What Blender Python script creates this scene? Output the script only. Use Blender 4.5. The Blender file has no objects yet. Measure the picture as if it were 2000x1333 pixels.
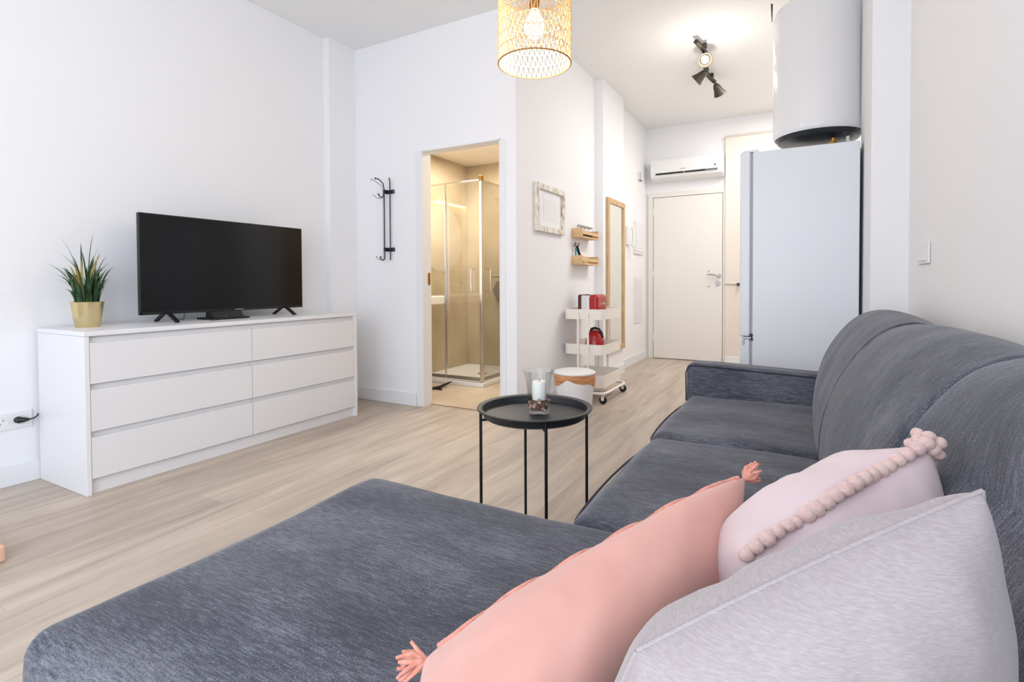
import bpy, bmesh, math, random
from math import sin, cos, pi, radians, sqrt
from mathutils import Vector, Matrix, noise
random.seed(7)
S = bpy.context.scene
COL = S.collection

# ---------------------------------------------------------------- camera
cd = bpy.data.cameras.new('camera'); cam = bpy.data.objects.new('camera', cd); COL.objects.link(cam)
yaw, pitch, roll = map(radians, (28.2437, -1.17839, -0.23231))
Fv = Vector((-sin(yaw)*cos(pitch), cos(yaw)*cos(pitch), sin(pitch)))
r0 = Vector((cos(yaw), sin(yaw), 0)); u0 = r0.cross(Fv)
Rv = r0*cos(roll) + u0*sin(roll); Uv = -r0*sin(roll) + u0*cos(roll)
m = Matrix((Rv, Uv, -Fv)).transposed().to_4x4(); m.translation = Vector((0, 0, 1.02))
cam.matrix_world = m
cd.sensor_width = 36; cd.lens = 1021.37/2000*36
cd.shift_x = (1000-1022.7)/2000; cd.shift_y = -(666.5-572.6)/2000
cd.clip_start = 0.02
S.camera = cam

# ---------------------------------------------------------------- world, lights, exposure
W = bpy.data.worlds.new('sky'); S.world = W; W.use_nodes = True
W.node_tree.nodes['Background'].inputs[0].default_value = (0.80, 0.88, 1.0, 1)
W.node_tree.nodes['Background'].inputs[1].default_value = 1.6
S.view_settings.view_transform = 'Standard'; S.view_settings.look = 'None'
S.view_settings.gamma = 1.0; S.view_settings.exposure = 0.23
S.view_settings.use_curve_mapping = False
def area(name, loc, rot, sx, sy, power, color):
    l = bpy.data.lights.new(name, 'AREA'); l.shape = 'RECTANGLE'; l.size = sx; l.size_y = sy
    l.energy = power; l.color = color
    o = bpy.data.objects.new(name, l); o.location = loc; o.rotation_euler = rot; COL.objects.link(o); return o
def point(name, loc, power, color, r=0.04):
    l = bpy.data.lights.new(name, 'POINT'); l.energy = power; l.color = color; l.shadow_soft_size = r
    o = bpy.data.objects.new(name, l); o.location = loc; COL.objects.link(o); return o
# daylight entering through the two balcony windows behind the camera
area('window_daylight', (-2.45, -2.02, 1.35), (radians(90), 0, 0), 1.5, 2.1, 6, (0.84, 0.91, 1.0))
area('window_daylight', (-0.55, -2.02, 1.35), (radians(90), 0, 0), 1.5, 2.1, 34, (0.84, 0.91, 1.0))
area('side_fill_light', (0.44, -1.05, 1.6), (radians(90), 0, radians(90)), 1.5, 1.9, 27, (0.84, 0.91, 1.0))  # added fill evening out the left wall, no window known there
# added fill panel over the hallway behind the fridge, no such lamp in view
area('hall_fill_light', (-0.3, 5.6, 3.0), (0, 0, 0), 0.6, 1.6, 30, (1.0, 0.96, 0.91))
area('bathroom_fill_light', (-2.75, 4.35, 2.37), (0, 0, 0), 0.9, 0.6, 40, (1.0, 0.91, 0.79))  # added warm fill below the bathroom ceiling to brighten the room

# ---------------------------------------------------------------- materials
def lin(c):
    return tuple((x/255/12.92 if x/255 <= 0.04045 else ((x/255+0.055)/1.055)**2.4) for x in c) + (1,)
def mat(name, rgb, rough=0.5, metal=0.0, spec=0.5, bump=None, sheen=0.0, **kw):
    M = bpy.data.materials.new(name); M.use_nodes = True
    nt = M.node_tree; b = nt.nodes['Principled BSDF']
    b.inputs['Base Color'].default_value = lin(rgb); b.inputs['Roughness'].default_value = rough
    b.inputs['Metallic'].default_value = metal; b.inputs['Specular IOR Level'].default_value = spec
    if sheen: b.inputs['Sheen Weight'].default_value = sheen
    # slight procedural unevenness on every material
    tc = nt.nodes.new('ShaderNodeTexCoord'); n = nt.nodes.new('ShaderNodeTexNoise')
    sc, st = bump or (60, 0.02)
    n.inputs['Scale'].default_value = sc; n.inputs['Detail'].default_value = 3
    nt.links.new(tc.outputs['Object'], n.inputs['Vector'])
    bp = nt.nodes.new('ShaderNodeBump'); bp.inputs['Strength'].default_value = st; bp.inputs['Distance'].default_value = 0.01
    nt.links.new(n.outputs['Fac'], bp.inputs['Height']); nt.links.new(bp.outputs['Normal'], b.inputs['Normal'])
    return M
def ramp_mat(name, stops, scale=(1, 1, 1), nscale=5, detail=4, rough=0.5, bump=0.0, bdist=0.01, sheen=0, metal=0, spec=0.5, dist=0.0):
    M = bpy.data.materials.new(name); M.use_nodes = True
    nt = M.node_tree; b = nt.nodes['Principled BSDF']; L = nt.links
    tc = nt.nodes.new('ShaderNodeTexCoord'); mp = nt.nodes.new('ShaderNodeMapping'); mp.inputs['Scale'].default_value = scale
    n = nt.nodes.new('ShaderNodeTexNoise'); n.inputs['Scale'].default_value = nscale; n.inputs['Detail'].default_value = detail
    n.inputs['Distortion'].default_value = dist
    r = nt.nodes.new('ShaderNodeValToRGB'); els = r.color_ramp.elements
    els[0].position = stops[0][0]; els[0].color = lin(stops[0][1]); els[1].position = stops[-1][0]; els[1].color = lin(stops[-1][1])
    for p, c in stops[1:-1]:
        e = els.new(p); e.color = lin(c)
    L.new(tc.outputs['Object'], mp.inputs[0]); L.new(mp.outputs[0], n.inputs['Vector']); L.new(n.outputs['Fac'], r.inputs[0])
    L.new(r.outputs[0], b.inputs['Base Color'])
    b.inputs['Roughness'].default_value = rough; b.inputs['Metallic'].default_value = metal; b.inputs['Specular IOR Level'].default_value = spec
    if sheen: b.inputs['Sheen Weight'].default_value = sheen
    if bump:
        bp = nt.nodes.new('ShaderNodeBump'); bp.inputs['Strength'].default_value = bump; bp.inputs['Distance'].default_value = bdist
        L.new(n.outputs['Fac'], bp.inputs['Height']); L.new(bp.outputs['Normal'], b.inputs['Normal'])
    return M
def emit(name, rgb, strength):
    M = bpy.data.materials.new(name); M.use_nodes = True; nt = M.node_tree
    b = nt.nodes['Principled BSDF']; b.inputs['Base Color'].default_value = lin(rgb)
    b.inputs['Emission Color'].default_value = lin(rgb); b.inputs['Emission Strength'].default_value = strength
    return M
def thin_glass(name, tint=(255, 255, 255), k=0.55, fac_add=0.0):
    M = bpy.data.materials.new(name); M.use_nodes = True; nt = M.node_tree; L = nt.links
    for n in list(nt.nodes):
        if n.type != 'OUTPUT_MATERIAL': nt.nodes.remove(n)
    out = nt.nodes['Material Output']; t = nt.nodes.new('ShaderNodeBsdfTransparent'); t.inputs[0].default_value = lin(tint)
    g = nt.nodes.new('ShaderNodeBsdfGlossy'); g.inputs['Roughness'].default_value = 0.03
    fr = nt.nodes.new('ShaderNodeFresnel'); fr.inputs[0].default_value = 1.5
    mu = nt.nodes.new('ShaderNodeMath'); mu.operation = 'MULTIPLY_ADD'; mu.inputs[1].default_value = k; mu.inputs[2].default_value = fac_add
    mx = nt.nodes.new('ShaderNodeMixShader')
    L.new(fr.outputs[0], mu.inputs[0]); L.new(mu.outputs[0], mx.inputs[0]); L.new(t.outputs[0], mx.inputs[1]); L.new(g.outputs[0], mx.inputs[2])
    L.new(mx.outputs[0], out.inputs[0]); return M

def floor_mat():
    M = bpy.data.materials.new('oak_laminate'); M.use_nodes = True; nt = M.node_tree; L = nt.links; N = nt.nodes.new
    b = nt.nodes['Principled BSDF']
    tc = N('ShaderNodeTexCoord')
    mp = N('ShaderNodeMapping'); mp.inputs['Rotation'].default_value = (0, 0, radians(90)); mp.inputs['Location'].default_value = (0.3, 0.07, 0)
    L.new(tc.outputs['Object'], mp.inputs[0])
    br = N('ShaderNodeTexBrick'); br.offset = 0.37; br.inputs['Scale'].default_value = 1
    br.inputs['Brick Width'].default_value = 1.28; br.inputs['Row Height'].default_value = 0.192
    br.inputs['Mortar Size'].default_value = 0.0012; br.inputs['Mortar Smooth'].default_value = 0.3
    br.inputs['Color1'].default_value = (0.25, 0.25, 0.25, 1); br.inputs['Color2'].default_value = (0.75, 0.75, 0.75, 1)
    br.inputs['Mortar'].default_value = (0.3, 0.3, 0.3, 1)
    L.new(mp.outputs[0], br.inputs[0])
    m2 = N('ShaderNodeMapping'); m2.inputs['Scale'].default_value = (9, 0.9, 1); L.new(tc.outputs['Object'], m2.inputs[0])
    n1 = N('ShaderNodeTexNoise'); n1.inputs['Scale'].default_value = 1.6; n1.inputs['Detail'].default_value = 5; n1.inputs['Roughness'].default_value = 0.55
    n1.inputs['Distortion'].default_value = 0.6
    L.new(m2.outputs[0], n1.inputs['Vector'])
    m3 = N('ShaderNodeMapping'); m3.inputs['Scale'].default_value = (60, 2.5, 1); L.new(tc.outputs['Object'], m3.inputs[0])
    n2 = N('ShaderNodeTexNoise'); n2.inputs['Scale'].default_value = 2; n2.inputs['Detail'].default_value = 3; L.new(m3.outputs[0], n2.inputs['Vector'])
    a = N('ShaderNodeMix'); a.data_type = 'RGBA'; a.inputs[0].default_value = 0.74
    L.new(br.outputs['Color'], a.inputs[6]); L.new(n1.outputs['Fac'], a.inputs[7])
    a2 = N('ShaderNodeMix'); a2.data_type = 'RGBA'; a2.inputs[0].default_value = 0.13
    L.new(a.outputs[2], a2.inputs[6]); L.new(n2.outputs['Fac'], a2.inputs[7])
    r = N('ShaderNodeValToRGB'); e = r.color_ramp.elements
    e[0].position = 0.33; e[0].color = lin((163, 148, 137)); e[1].position = 0.66; e[1].color = lin((204, 190, 175))
    x = e.new(0.5); x.color = lin((187, 172, 158))
    L.new(a2.outputs[2], r.inputs[0])
    mm = N('ShaderNodeMix'); mm.data_type = 'RGBA'; mm.inputs[7].default_value = lin((150, 136, 124))
    fm = N('ShaderNodeMath'); fm.operation = 'MULTIPLY'; fm.inputs[1].default_value = 0.35
    L.new(br.outputs['Fac'], fm.inputs[0]); L.new(fm.outputs[0], mm.inputs[0]); L.new(r.outputs[0], mm.inputs[6])
    L.new(mm.outputs[2], b.inputs['Base Color'])
    b.inputs['Roughness'].default_value = 0.42; b.inputs['Specular IOR Level'].default_value = 0.35
    return M
def fabric_mat(name, dark, mid, light, streak=(22, 230, 22)):
    M = bpy.data.materials.new(name); M.use_nodes = True; nt = M.node_tree; L = nt.links; N = nt.nodes.new
    b = nt.nodes['Principled BSDF']; tc = N('ShaderNodeTexCoord')
    def nz(scale, s, det=3, rough=0.6):
        mp = N('ShaderNodeMapping'); mp.inputs['Scale'].default_value = scale; L.new(tc.outputs['Object'], mp.inputs[0])
        n = N('ShaderNodeTexNoise'); n.inputs['Scale'].default_value = s; n.inputs['Detail'].default_value = det; n.inputs['Roughness'].default_value = rough
        L.new(mp.outputs[0], n.inputs['Vector']); return n
    st = nz(streak, 1.3, 4, 0.7)     # slub streaks running across the seat
    fi = nz((300, 300, 300), 1.5, 2)
    lo = nz((2.2, 5, 2.2), 1.4, 3)
    m1 = N('ShaderNodeMath'); m1.operation = 'MULTIPLY_ADD'; m1.inputs[1].default_value = 0.42; L.new(fi.outputs['Fac'], m1.inputs[0])
    m2 = N('ShaderNodeMath'); m2.operation = 'MULTIPLY'; m2.inputs[1].default_value = 0.45; L.new(st.outputs['Fac'], m2.inputs[0])
    L.new(m2.outputs[0], m1.inputs[2])
    m3 = N('ShaderNodeMath'); m3.operation = 'MULTIPLY_ADD'; m3.inputs[1].default_value = 0.28; L.new(lo.outputs['Fac'], m3.inputs[0]); L.new(m1.outputs[0], m3.inputs[2])
    r = N('ShaderNodeValToRGB'); e = r.color_ramp.elements
    e[0].position = 0.44; e[0].color = lin(dark); e[1].position = 0.72; e[1].color = lin(light)
    x = e.new(0.56); x.color = lin(mid)
    L.new(m3.outputs[0], r.inputs[0]); L.new(r.outputs[0], b.inputs['Base Color'])
    b.inputs['Roughness'].default_value = 0.85; b.inputs['Specular IOR Level'].default_value = 0.2
    b.inputs['Sheen Weight'].default_value = 0.25; b.inputs['Sheen Roughness'].default_value = 0.4
    bp = N('ShaderNodeBump'); bp.inputs['Strength'].default_value = 0.35; bp.inputs['Distance'].default_value = 0.002
    L.new(m1.outputs[0], bp.inputs['Height']); L.new(bp.outputs['Normal'], b.inputs['Normal'])
    return M
def tile_mat(name, c1, c2, w, h, rot=(0, 0, 0)):
    M = bpy.data.materials.new(name); M.use_nodes = True; nt = M.node_tree; L = nt.links; N = nt.nodes.new
    b = nt.nodes['Principled BSDF']; tc = N('ShaderNodeTexCoord')
    n = N('ShaderNodeTexNoise'); n.inputs['Scale'].default_value = 2.2; n.inputs['Detail'].default_value = 6; L.new(tc.outputs['Object'], n.inputs['Vector'])
    r = N('ShaderNodeValToRGB'); e = r.color_ramp.elements; e[0].position = 0.35; e[0].color = lin(c1); e[1].position = 0.65; e[1].color = lin(c2)
    L.new(n.outputs['Fac'], r.inputs[0])
    mp = N('ShaderNodeMapping'); mp.inputs['Rotation'].default_value = rot; L.new(tc.outputs['Object'], mp.inputs[0])
    br = N('ShaderNodeTexBrick'); br.offset = 0; br.inputs['Scale'].default_value = 1; br.inputs['Brick Width'].default_value = w; br.inputs['Row Height'].default_value = h
    br.inputs['Mortar Size'].default_value = 0.0018; L.new(mp.outputs[0], br.inputs[0])
    mm = N('ShaderNodeMix'); mm.data_type = 'RGBA'; f = N('ShaderNodeMath'); f.operation = 'MULTIPLY'; f.inputs[1].default_value = 0.5
    L.new(br.outputs['Fac'], f.inputs[0]); L.new(f.outputs[0], mm.inputs[0]); L.new(r.outputs[0], mm.inputs[6]); mm.inputs[7].default_value = lin([x*0.8 for x in c1])
    L.new(mm.outputs[2], b.inputs['Base Color']); b.inputs['Roughness'].default_value = 0.35
    return M

WALL = mat('wall_paint', (247, 247, 249), 0.7, spec=0.2, bump=(90, 0.03))
CEIL = mat('ceiling_paint', (247, 247, 247), 0.8, spec=0.2, bump=(90, 0.03))
TRIM = mat('trim_paint', (240, 241, 243), 0.4, spec=0.35)
FLOOR = floor_mat()
BTILE_X = tile_mat('bathroom_tile', (176, 160, 134), (200, 184, 158), 0.6, 1.2, (radians(90), 0, 0))
BTILE_Y = tile_mat('bathroom_tile_side', (176, 160, 134), (200, 184, 158), 0.6, 1.2, (radians(90), 0, radians(90)))
BFLOOR = tile_mat('bathroom_floor_tile', (196, 180, 160), (212, 198, 178), 0.6, 0.6)
LACQ = mat('white_lacquer', (236, 236, 239), 0.35, spec=0.4)
LACQF = mat('white_lacquer_front', (233, 233, 236), 0.4, spec=0.4)
BLACKM = mat('black_metal', (17, 18, 21), 0.5, spec=0.4)
TRAYM = mat('black_tray_metal', (28, 31, 34), 0.42, spec=0.5)
BLACKP = mat('black_plastic', (18, 18, 20), 0.35)
SCREEN = mat('screen_glass', (11, 12, 15), 0.14, spec=0.34, bump=(3, 0.0))
NAVY = mat('dark_steel', (38, 42, 56), 0.4, metal=0.2)
CHROME = mat('chrome', (225, 225, 228), 0.12, metal=1)
STEEL = mat('brushed_steel', (170, 172, 175), 0.35, metal=0.9)
GOLD = mat('brushed_gold', (222, 204, 158), 0.27, metal=1, bump=(3, 0.0))
SOIL = mat('soil', (52, 44, 36), 0.9, bump=(80, 0.5))
LEAF = ramp_mat('grass_blades', [(0.3, (24, 48, 30)), (0.55, (48, 82, 44)), (0.75, (92, 118, 66))], (8, 8, 3), 3, rough=0.5)
LEAFY = ramp_mat('yellow_blades', [(0.3, (140, 120, 40)), (0.7, (206, 178, 92))], (8, 8, 3), 3, rough=0.5)
PLASTIC = mat('white_plastic', (240, 240, 240), 0.3, spec=0.4)
SOFA = fabric_mat('sofa_fabric', (54, 55, 64), (75, 77, 88), (130, 132, 142))
SOFA_ARM = fabric_mat('sofa_fabric_arm', (54, 55, 64), (75, 77, 88), (130, 132, 142), (18, 60, 230))
PIPING = mat('dark_piping', (48, 50, 62), 0.8, bump=(400, 0.2))
PEACH = ramp_mat('peach_cotton', [(0.3, (217, 161, 149)), (0.7, (223, 171, 159))], (1, 1, 1), 6, rough=0.9, bump=0.05, sheen=0.3, spec=0.15)
PEACHT = ramp_mat('peach_tassel_yarn', [(0.3, (210, 138, 120)), (0.7, (232, 168, 150))], (1, 1, 1), 90, rough=0.95, bump=0.6, bdist=0.003, sheen=0.3, spec=0.1)
PINK = ramp_mat('blush_cotton', [(0.3, (214, 192, 195)), (0.7, (224, 204, 206))], (1, 1, 1), 8, rough=0.9, bump=0.05, sheen=0.3, spec=0.15)
POM = ramp_mat('pom_pom_yarn', [(0.3, (216, 182, 176)), (0.7, (230, 200, 194))], (1, 1, 1), 160, rough=0.95, bump=0.6, bdist=0.003, sheen=0.5, spec=0.1)
def linen():
    M = ramp_mat('grey_linen', [(0.25, (164, 154, 156)), (0.5, (172, 162, 164)), (0.75, (182, 173, 174))], (120, 120, 900), 1.0, detail=2, rough=0.9, bump=0.15, bdist=0.001, sheen=0.3, spec=0.15)
    return M
LINEN = linen()
WOODL = ramp_mat('light_pine', [(0.3, (216, 176, 126)), (0.7, (236, 204, 158))], (3, 30, 30), 2, rough=0.5)
WOODM = ramp_mat('mirror_frame_pine', [(0.3, (186, 146, 102)), (0.7, (222, 188, 146))], (30, 30, 3), 2, rough=0.5)
WHITEWASH = ramp_mat('whitewashed_wood', [(0.32, (170, 152, 130)), (0.44, (222, 214, 200)), (0.6, (242, 238, 230))], (14, 14, 5), 3, rough=0.6)
MIRROR = mat('mirror_glass', (240, 242, 240), 0.02, metal=1, bump=(3, 0.0))
PAPER = mat('print_paper', (244, 244, 246), 0.6)
CREAM = mat('cream_steel', (250, 243, 234), 0.4, spec=0.4)
RED = mat('red_enamel', (176, 18, 26), 0.2, spec=0.6)
KRAFT = ramp_mat('brown_bag_plastic', [(0.3, (176, 110, 66)), (0.7, (224, 164, 112))], (3, 3, 20), 3, rough=0.45)
FRIDGE = mat('fridge_enamel', (232, 236, 242), 0.3, spec=0.4)
HEATER = mat('heater_enamel', (240, 240, 242), 0.22, spec=0.5)
BRASS = mat('brass', (170, 130, 70), 0.35, metal=1)
CANDLE = mat('candle_wax', (246, 244, 238), 0.5)
GLASS = thin_glass('clear_glass', (254, 255, 255), 0.38, 0.005)
SHOWERG = thin_glass('shower_glass', (252, 253, 251), 0.6, 0.03)
RATTAN = ramp_mat('paper_rattan', [(0.3, (226, 182, 130)), (0.7, (248, 214, 168))], (1, 1, 1), 60, rough=0.7)
RATTAND = mat('rattan_hoop', (168, 118, 66), 0.7)
BULB = emit('bulb_glow', (255, 236, 205), 9)
SPOTB = emit('spot_glow', (255, 244, 225), 14)
LED = emit('led_glow', (255, 232, 180), 9)
CEILDISC = emit('bath_lamp_glow', (255, 226, 180), 3)
SPOTM = mat('dark_bronze', (62, 56, 44), 0.45, metal=0.3)
TEAL = mat('teal_plastic', (60, 140, 150), 0.4)
MITT = mat('grey_cloth', (70, 74, 80), 0.9)
SHELL = ramp_mat('seashell', [(0.3, (120, 84, 66)), (0.5, (180, 142, 120)), (0.7, (232, 208, 186))], (1, 1, 1), 45, rough=0.4)
SHELLD = ramp_mat('dark_potpourri', [(0.3, (62, 44, 40)), (0.7, (130, 100, 88))], (1, 1, 1), 60, rough=0.7)
SEAL = mat('grey_seal', (168, 172, 184), 0.6)
DOORP = mat('door_paint', (238, 234, 228), 0.45, spec=0.3)
SPICE = mat('brown_spice', (92, 62, 40), 0.8, bump=(150, 0.5))
GREYTXT = mat('grey_marking', (120, 118, 116), 0.5)
GREYM = mat('grey_plastic', (110, 112, 116), 0.5)
CONCR = mat('outside_terrace', (190, 186, 180), 0.8)

# ---------------------------------------------------------------- mesh builder
class MB:
    def __init__(self): self.bm = bmesh.new()
    def box(self, x0, x1, y0, y1, z0, z1):
        v = [self.bm.verts.new(p) for p in ((x0,y0,z0),(x1,y0,z0),(x1,y1,z0),(x0,y1,z0),(x0,y0,z1),(x1,y0,z1),(x1,y1,z1),(x0,y1,z1))]
        for f in ((3,2,1,0),(4,5,6,7),(0,1,5,4),(1,2,6,5),(2,3,7,6),(3,0,4,7)): self.bm.faces.new([v[i] for i in f])
        return self
    def prism(self, pts, off):
        off = Vector(off); a = [self.bm.verts.new(p) for p in pts]; b = [self.bm.verts.new(Vector(p)+off) for p in pts]
        n = len(pts)
        self.bm.faces.new(a[::-1]); self.bm.faces.new(b)
        for i in range(n): self.bm.faces.new((a[i], a[(i+1)%n], b[(i+1)%n], b[i]))
        return self
    def tube(self, path, r, seg=12, closed=False, caps=True, sq=(1, 1)):
        path = [Vector(p) for p in path]; n = len(path); rings = []
        rs = r if isinstance(r, (list, tuple)) else [r]*n
        prev = None
        for i, p in enumerate(path):
            if closed: t = (path[(i+1)%n]-path[i-1])
            else: t = path[min(i+1, n-1)]-path[max(i-1, 0)]
            t.normalize()
            if prev is None:
                a = Vector((0, 0, 1)) if abs(t.z) < 0.9 else Vector((1, 0, 0))
                u = t.cross(a).normalized()
            else:
                u = (prev - t*prev.dot(t)).normalized()
            prev = u; w = t.cross(u)
            rings.append([self.bm.verts.new(p + (u*cos(2*pi*k/seg)*sq[0] + w*sin(2*pi*k/seg)*sq[1])*rs[i]) for k in range(seg)])
        rng = n if closed else n-1
        for i in range(rng):
            A, B = rings[i], rings[(i+1)%n]
            for k in range(seg): self.bm.faces.new((A[k], A[(k+1)%seg], B[(k+1)%seg], B[k]))
        if caps and not closed:
            self.bm.faces.new(rings[0][::-1]); self.bm.faces.new(rings[-1])
        return self
    def cyl(self, a, b, r, seg=24): return self.tube([a, b], r, seg)
    def lathe(self, prof, c=(0, 0, 0), seg=48, close=True, axis='z'):
        cx_, cy_, cz_ = c; rings = []
        for r, z in prof:
            if r < 1e-6: rings.append([self.bm.verts.new((cx_, cy_, cz_+z))]); continue
            rings.append([self.bm.verts.new((cx_+r*cos(2*pi*k/seg), cy_+r*sin(2*pi*k/seg), cz_+z)) for k in range(seg)])
        for A, B in zip(rings, rings[1:]):
            for k in range(seg):
                k2 = (k+1) % seg
                if len(A) == 1 and len(B) == 1: continue
                if len(A) == 1: self.bm.faces.new((A[0], B[k2], B[k]))
                elif len(B) == 1: self.bm.faces.new((A[k], A[k2], B[0]))
                else: self.bm.faces.new((A[k], A[k2], B[k2], B[k]))
        return self
    def sphere(self, c, r, seg=12, sc=(1, 1, 1), jit=0):
        mm = Matrix.Translation(c) @ Matrix.Diagonal((sc[0], sc[1], sc[2], 1))
        d = bmesh.ops.create_uvsphere(self.bm, u_segments=seg, v_segments=max(6, seg*2//3), radius=r, matrix=mm)
        if jit:
            for v in d['verts']: v.co += (v.co-Vector(c))*random.uniform(-jit, jit)
        return self
    def grid(self, fn, nu, nv, wrap=False):
        g = [[self.bm.verts.new(fn(i/nu, j/nv)) for j in range(nv+1)] for i in range(nu+(0 if wrap else 1))]
        n = len(g)
        for i in range(nu):
            for j in range(nv):
                self.bm.faces.new((g[i][j], g[(i+1) % n if wrap else i+1][j], g[(i+1) % n if wrap else i+1][j+1], g[i][j+1]))
        return self
    def build(self, name, material, parent=None, bevel=0, bseg=2, smooth=35, flip=True, subsurf=0, kind=None):
        bm = self.bm
        bmesh.ops.recalc_face_normals(bm, faces=bm.faces)
        me = bpy.data.meshes.new(name); 
        if parent is not None:
            off = parent['_o'] if '_o' in parent.keys() else (0, 0, 0)
            off = Vector(off[:])
        else: off = Vector((0, 0, 0))
        if parent is None:
            vs = [v.co for v in bm.verts]
            c = Vector(((min(v.x for v in vs)+max(v.x for v in vs))/2, (min(v.y for v in vs)+max(v.y for v in vs))/2, min(v.z for v in vs)))
            off = c.copy()
        for v in bm.verts: v.co -= off
        bm.to_mesh(me); bm.free()
        me.materials.append(material)
        if smooth:
            me.polygons.foreach_set('use_smooth', [True]*len(me.polygons)); me.set_sharp_from_angle(angle=radians(smooth))
        o = bpy.data.objects.new(name, me); COL.objects.link(o)
        if parent is None: o.location = off
        else: o.parent = parent
        o['_o'] = list(off)
        if bevel:
            b = o.modifiers.new('bevel', 'BEVEL'); b.width = bevel; b.segments = bseg; b.limit_method = 'ANGLE'; b.angle_limit = radians(40)
            b.harden_normals = True
        if subsurf:
            s = o.modifiers.new('sub', 'SUBSURF'); s.levels = subsurf; s.render_levels = subsurf
        if kind: o['kind'] = kind
        return o
def tag(o, label, cat, group=None):
    o['label'] = label; o['category'] = cat
    if group: o['group'] = group
    return o
def thing(name, loc, label, cat, group=None):
    o = bpy.data.objects.new(name, None); o.empty_display_size = 0.05; COL.objects.link(o); o.location = loc
    o['_o'] = list(loc); return tag(o, label, cat, group)
def copy_tree(o, parent=None):
    kids = [c for c in COL.objects if c.parent == o]
    c = o.copy(); COL.objects.link(c); c.parent = parent
    for k in kids: copy_tree(k, c)
    return c
def lbl(o, t): o['label'] = t; return o

# ================================================================ SETTING
H = 3.05
XL, YB, XH, YE, XR = -3.535, 3.37, -1.87, 6.98, 0.455
def struct(name, mb, m, bevel=0): return mb.build(name, m, bevel=bevel, kind='structure', smooth=0)
b = MB(); b.box(XL-0.2, XR+0.2, -2.3, YE+0.2, -0.1, 0); struct('floor', b, FLOOR)
b = MB(); b.box(XL-0.2, XR+0.2, -2.3, YE+0.2, H, H+0.1); struct('ceiling', b, CEIL)
b = MB(); b.box(XL-0.15, XL, -2.3, YB, 0, H); b.box(XL, -3.472, 3.08, YB, 0, H); struct('wall_left', b, WALL)
# wall with the bathroom door
DX0, DX1, DZ = -2.737, -2.007, 2.088
b = MB(); b.box(XL-0.15, DX0, YB, YB+0.09, 0, H); b.box(DX1, XH, YB, YB+0.09, 0, H); b.box(DX0, DX1, YB, YB+0.09, DZ, H)
struct('wall_front', b, WALL)
# hallway wall with the pilaster that carries the long mirror
b = MB(); b.box(XH-0.09, XH, YB+0.09, YE, 0, H); b.box(XH, -1.786, 5.02, 5.69, 0, H); struct('wall_hall', b, WALL)
b = MB(); b.box(XH-0.09, XR+0.2, YE, YE+0.1, 0, H); struct('wall_entry', b, WALL)
b = MB(); b.box(XR, XR+0.15, -0.25, YE, 0, H); b.box(XR, XR+0.15, -2.3, -1.85, 0, H); b.box(XR, XR+0.15, -1.85, -0.25, 0, 0.6); b.box(XR, XR+0.15, -1.85, -0.25, 2.6, H); b.box(0.296, XR, 3.2, 3.78, 0, H); b.box(0.296, XR, 3.78, 4.2, 0, 1.83); struct('wall_right', b, WALL)  # added: side opening for fill light; pier depth and low block darken fridge gap
# rear wall with two balcony window openings
b = MB()
zb, zt = 0.25, 2.45
for x0, x1 in ((XL-0.15, -3.25), (-1.65, -1.35), (0.25, XR+0.15)): b.box(x0, x1, -2.3, -2.1, 0, H)
for x0, x1 in ((-3.25, -1.65), (-1.35, 0.25)): b.box(x0, x1, -2.3, -2.1, 0, zb); b.box(x0, x1, -2.3, -2.1, zt, H)
struct('wall_back', b, WALL)
for i, (x0, x1) in enumerate(((-3.25, -1.65), (-1.35, 0.25))):
    b = MB()
    for a0, a1, c0, c1 in ((x0, x0+0.06, zb, zt), (x1-0.06, x1, zb, zt), (x0, x1, zb, zb+0.06), (x0, x1, zt-0.06, zt), ((x0+x1)/2-0.04, (x0+x1)/2+0.04, zb, zt)):
        b.box(a0, a1, -2.24, -2.18, c0, c1)
    struct('window_%d' % (i+1), b, TRIM)
# entry panel wall beside the front door (shallow projection up to 2.8 m)
b = MB(); b.box(-0.872, XR, 6.93, YE, 0, 2.81); struct('trim_1', b, mat('panel_paint', (236, 226, 216), 0.6))
b = MB(); b.box(-0.872, -0.70, 6.915, 6.93, 0.985, 0.995); b.box(-0.885, XR, 6.92, 6.93, 2.80, 2.825); struct('trim_2', b, mat('panel_trim', (214, 204, 194), 0.6))
# baseboards
bh, bt = 0.105, 0.014
b = MB(); b.box(XL, XL+bt, -2.1, 3.08, 0, bh); b.box(-3.472, -3.472+bt, 3.08, YB, 0, bh); b.box(XL, -3.472+bt, 3.08-bt, 3.08, 0, bh); struct('baseboard_left', b, TRIM, 0.003)
b = MB(); b.box(-3.472, -2.815, YB-bt, YB, 0, bh); struct('baseboard_front', b, TRIM, 0.003)
b = MB(); b.box(XH, XH+bt, YB+0.01, 5.02, 0, bh); b.box(XH, -1.786+bt, 5.02-bt, 5.02, 0, bh); b.box(-1.786, -1.786+bt, 5.02, 5.69, 0, bh); b.box(XH, XH+bt, 5.69, YE, 0, bh); struct('baseboard_hall', b, TRIM, 0.003)
b = MB(); b.box(XH, -1.80, YE-bt, YE, 0, bh); b.box(-0.87, XR, 6.93-bt, 6.93, 0, bh*0.8); struct('baseboard_entry', b, TRIM, 0.003)
b = MB(); b.box(XR-bt, XR, -2.1, 3.2, 0, bh); b.box(0.296, XR-bt, 3.2-bt, 3.2, 0, bh); struct('baseboard_right', b, TRIM, 0.003)

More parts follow.
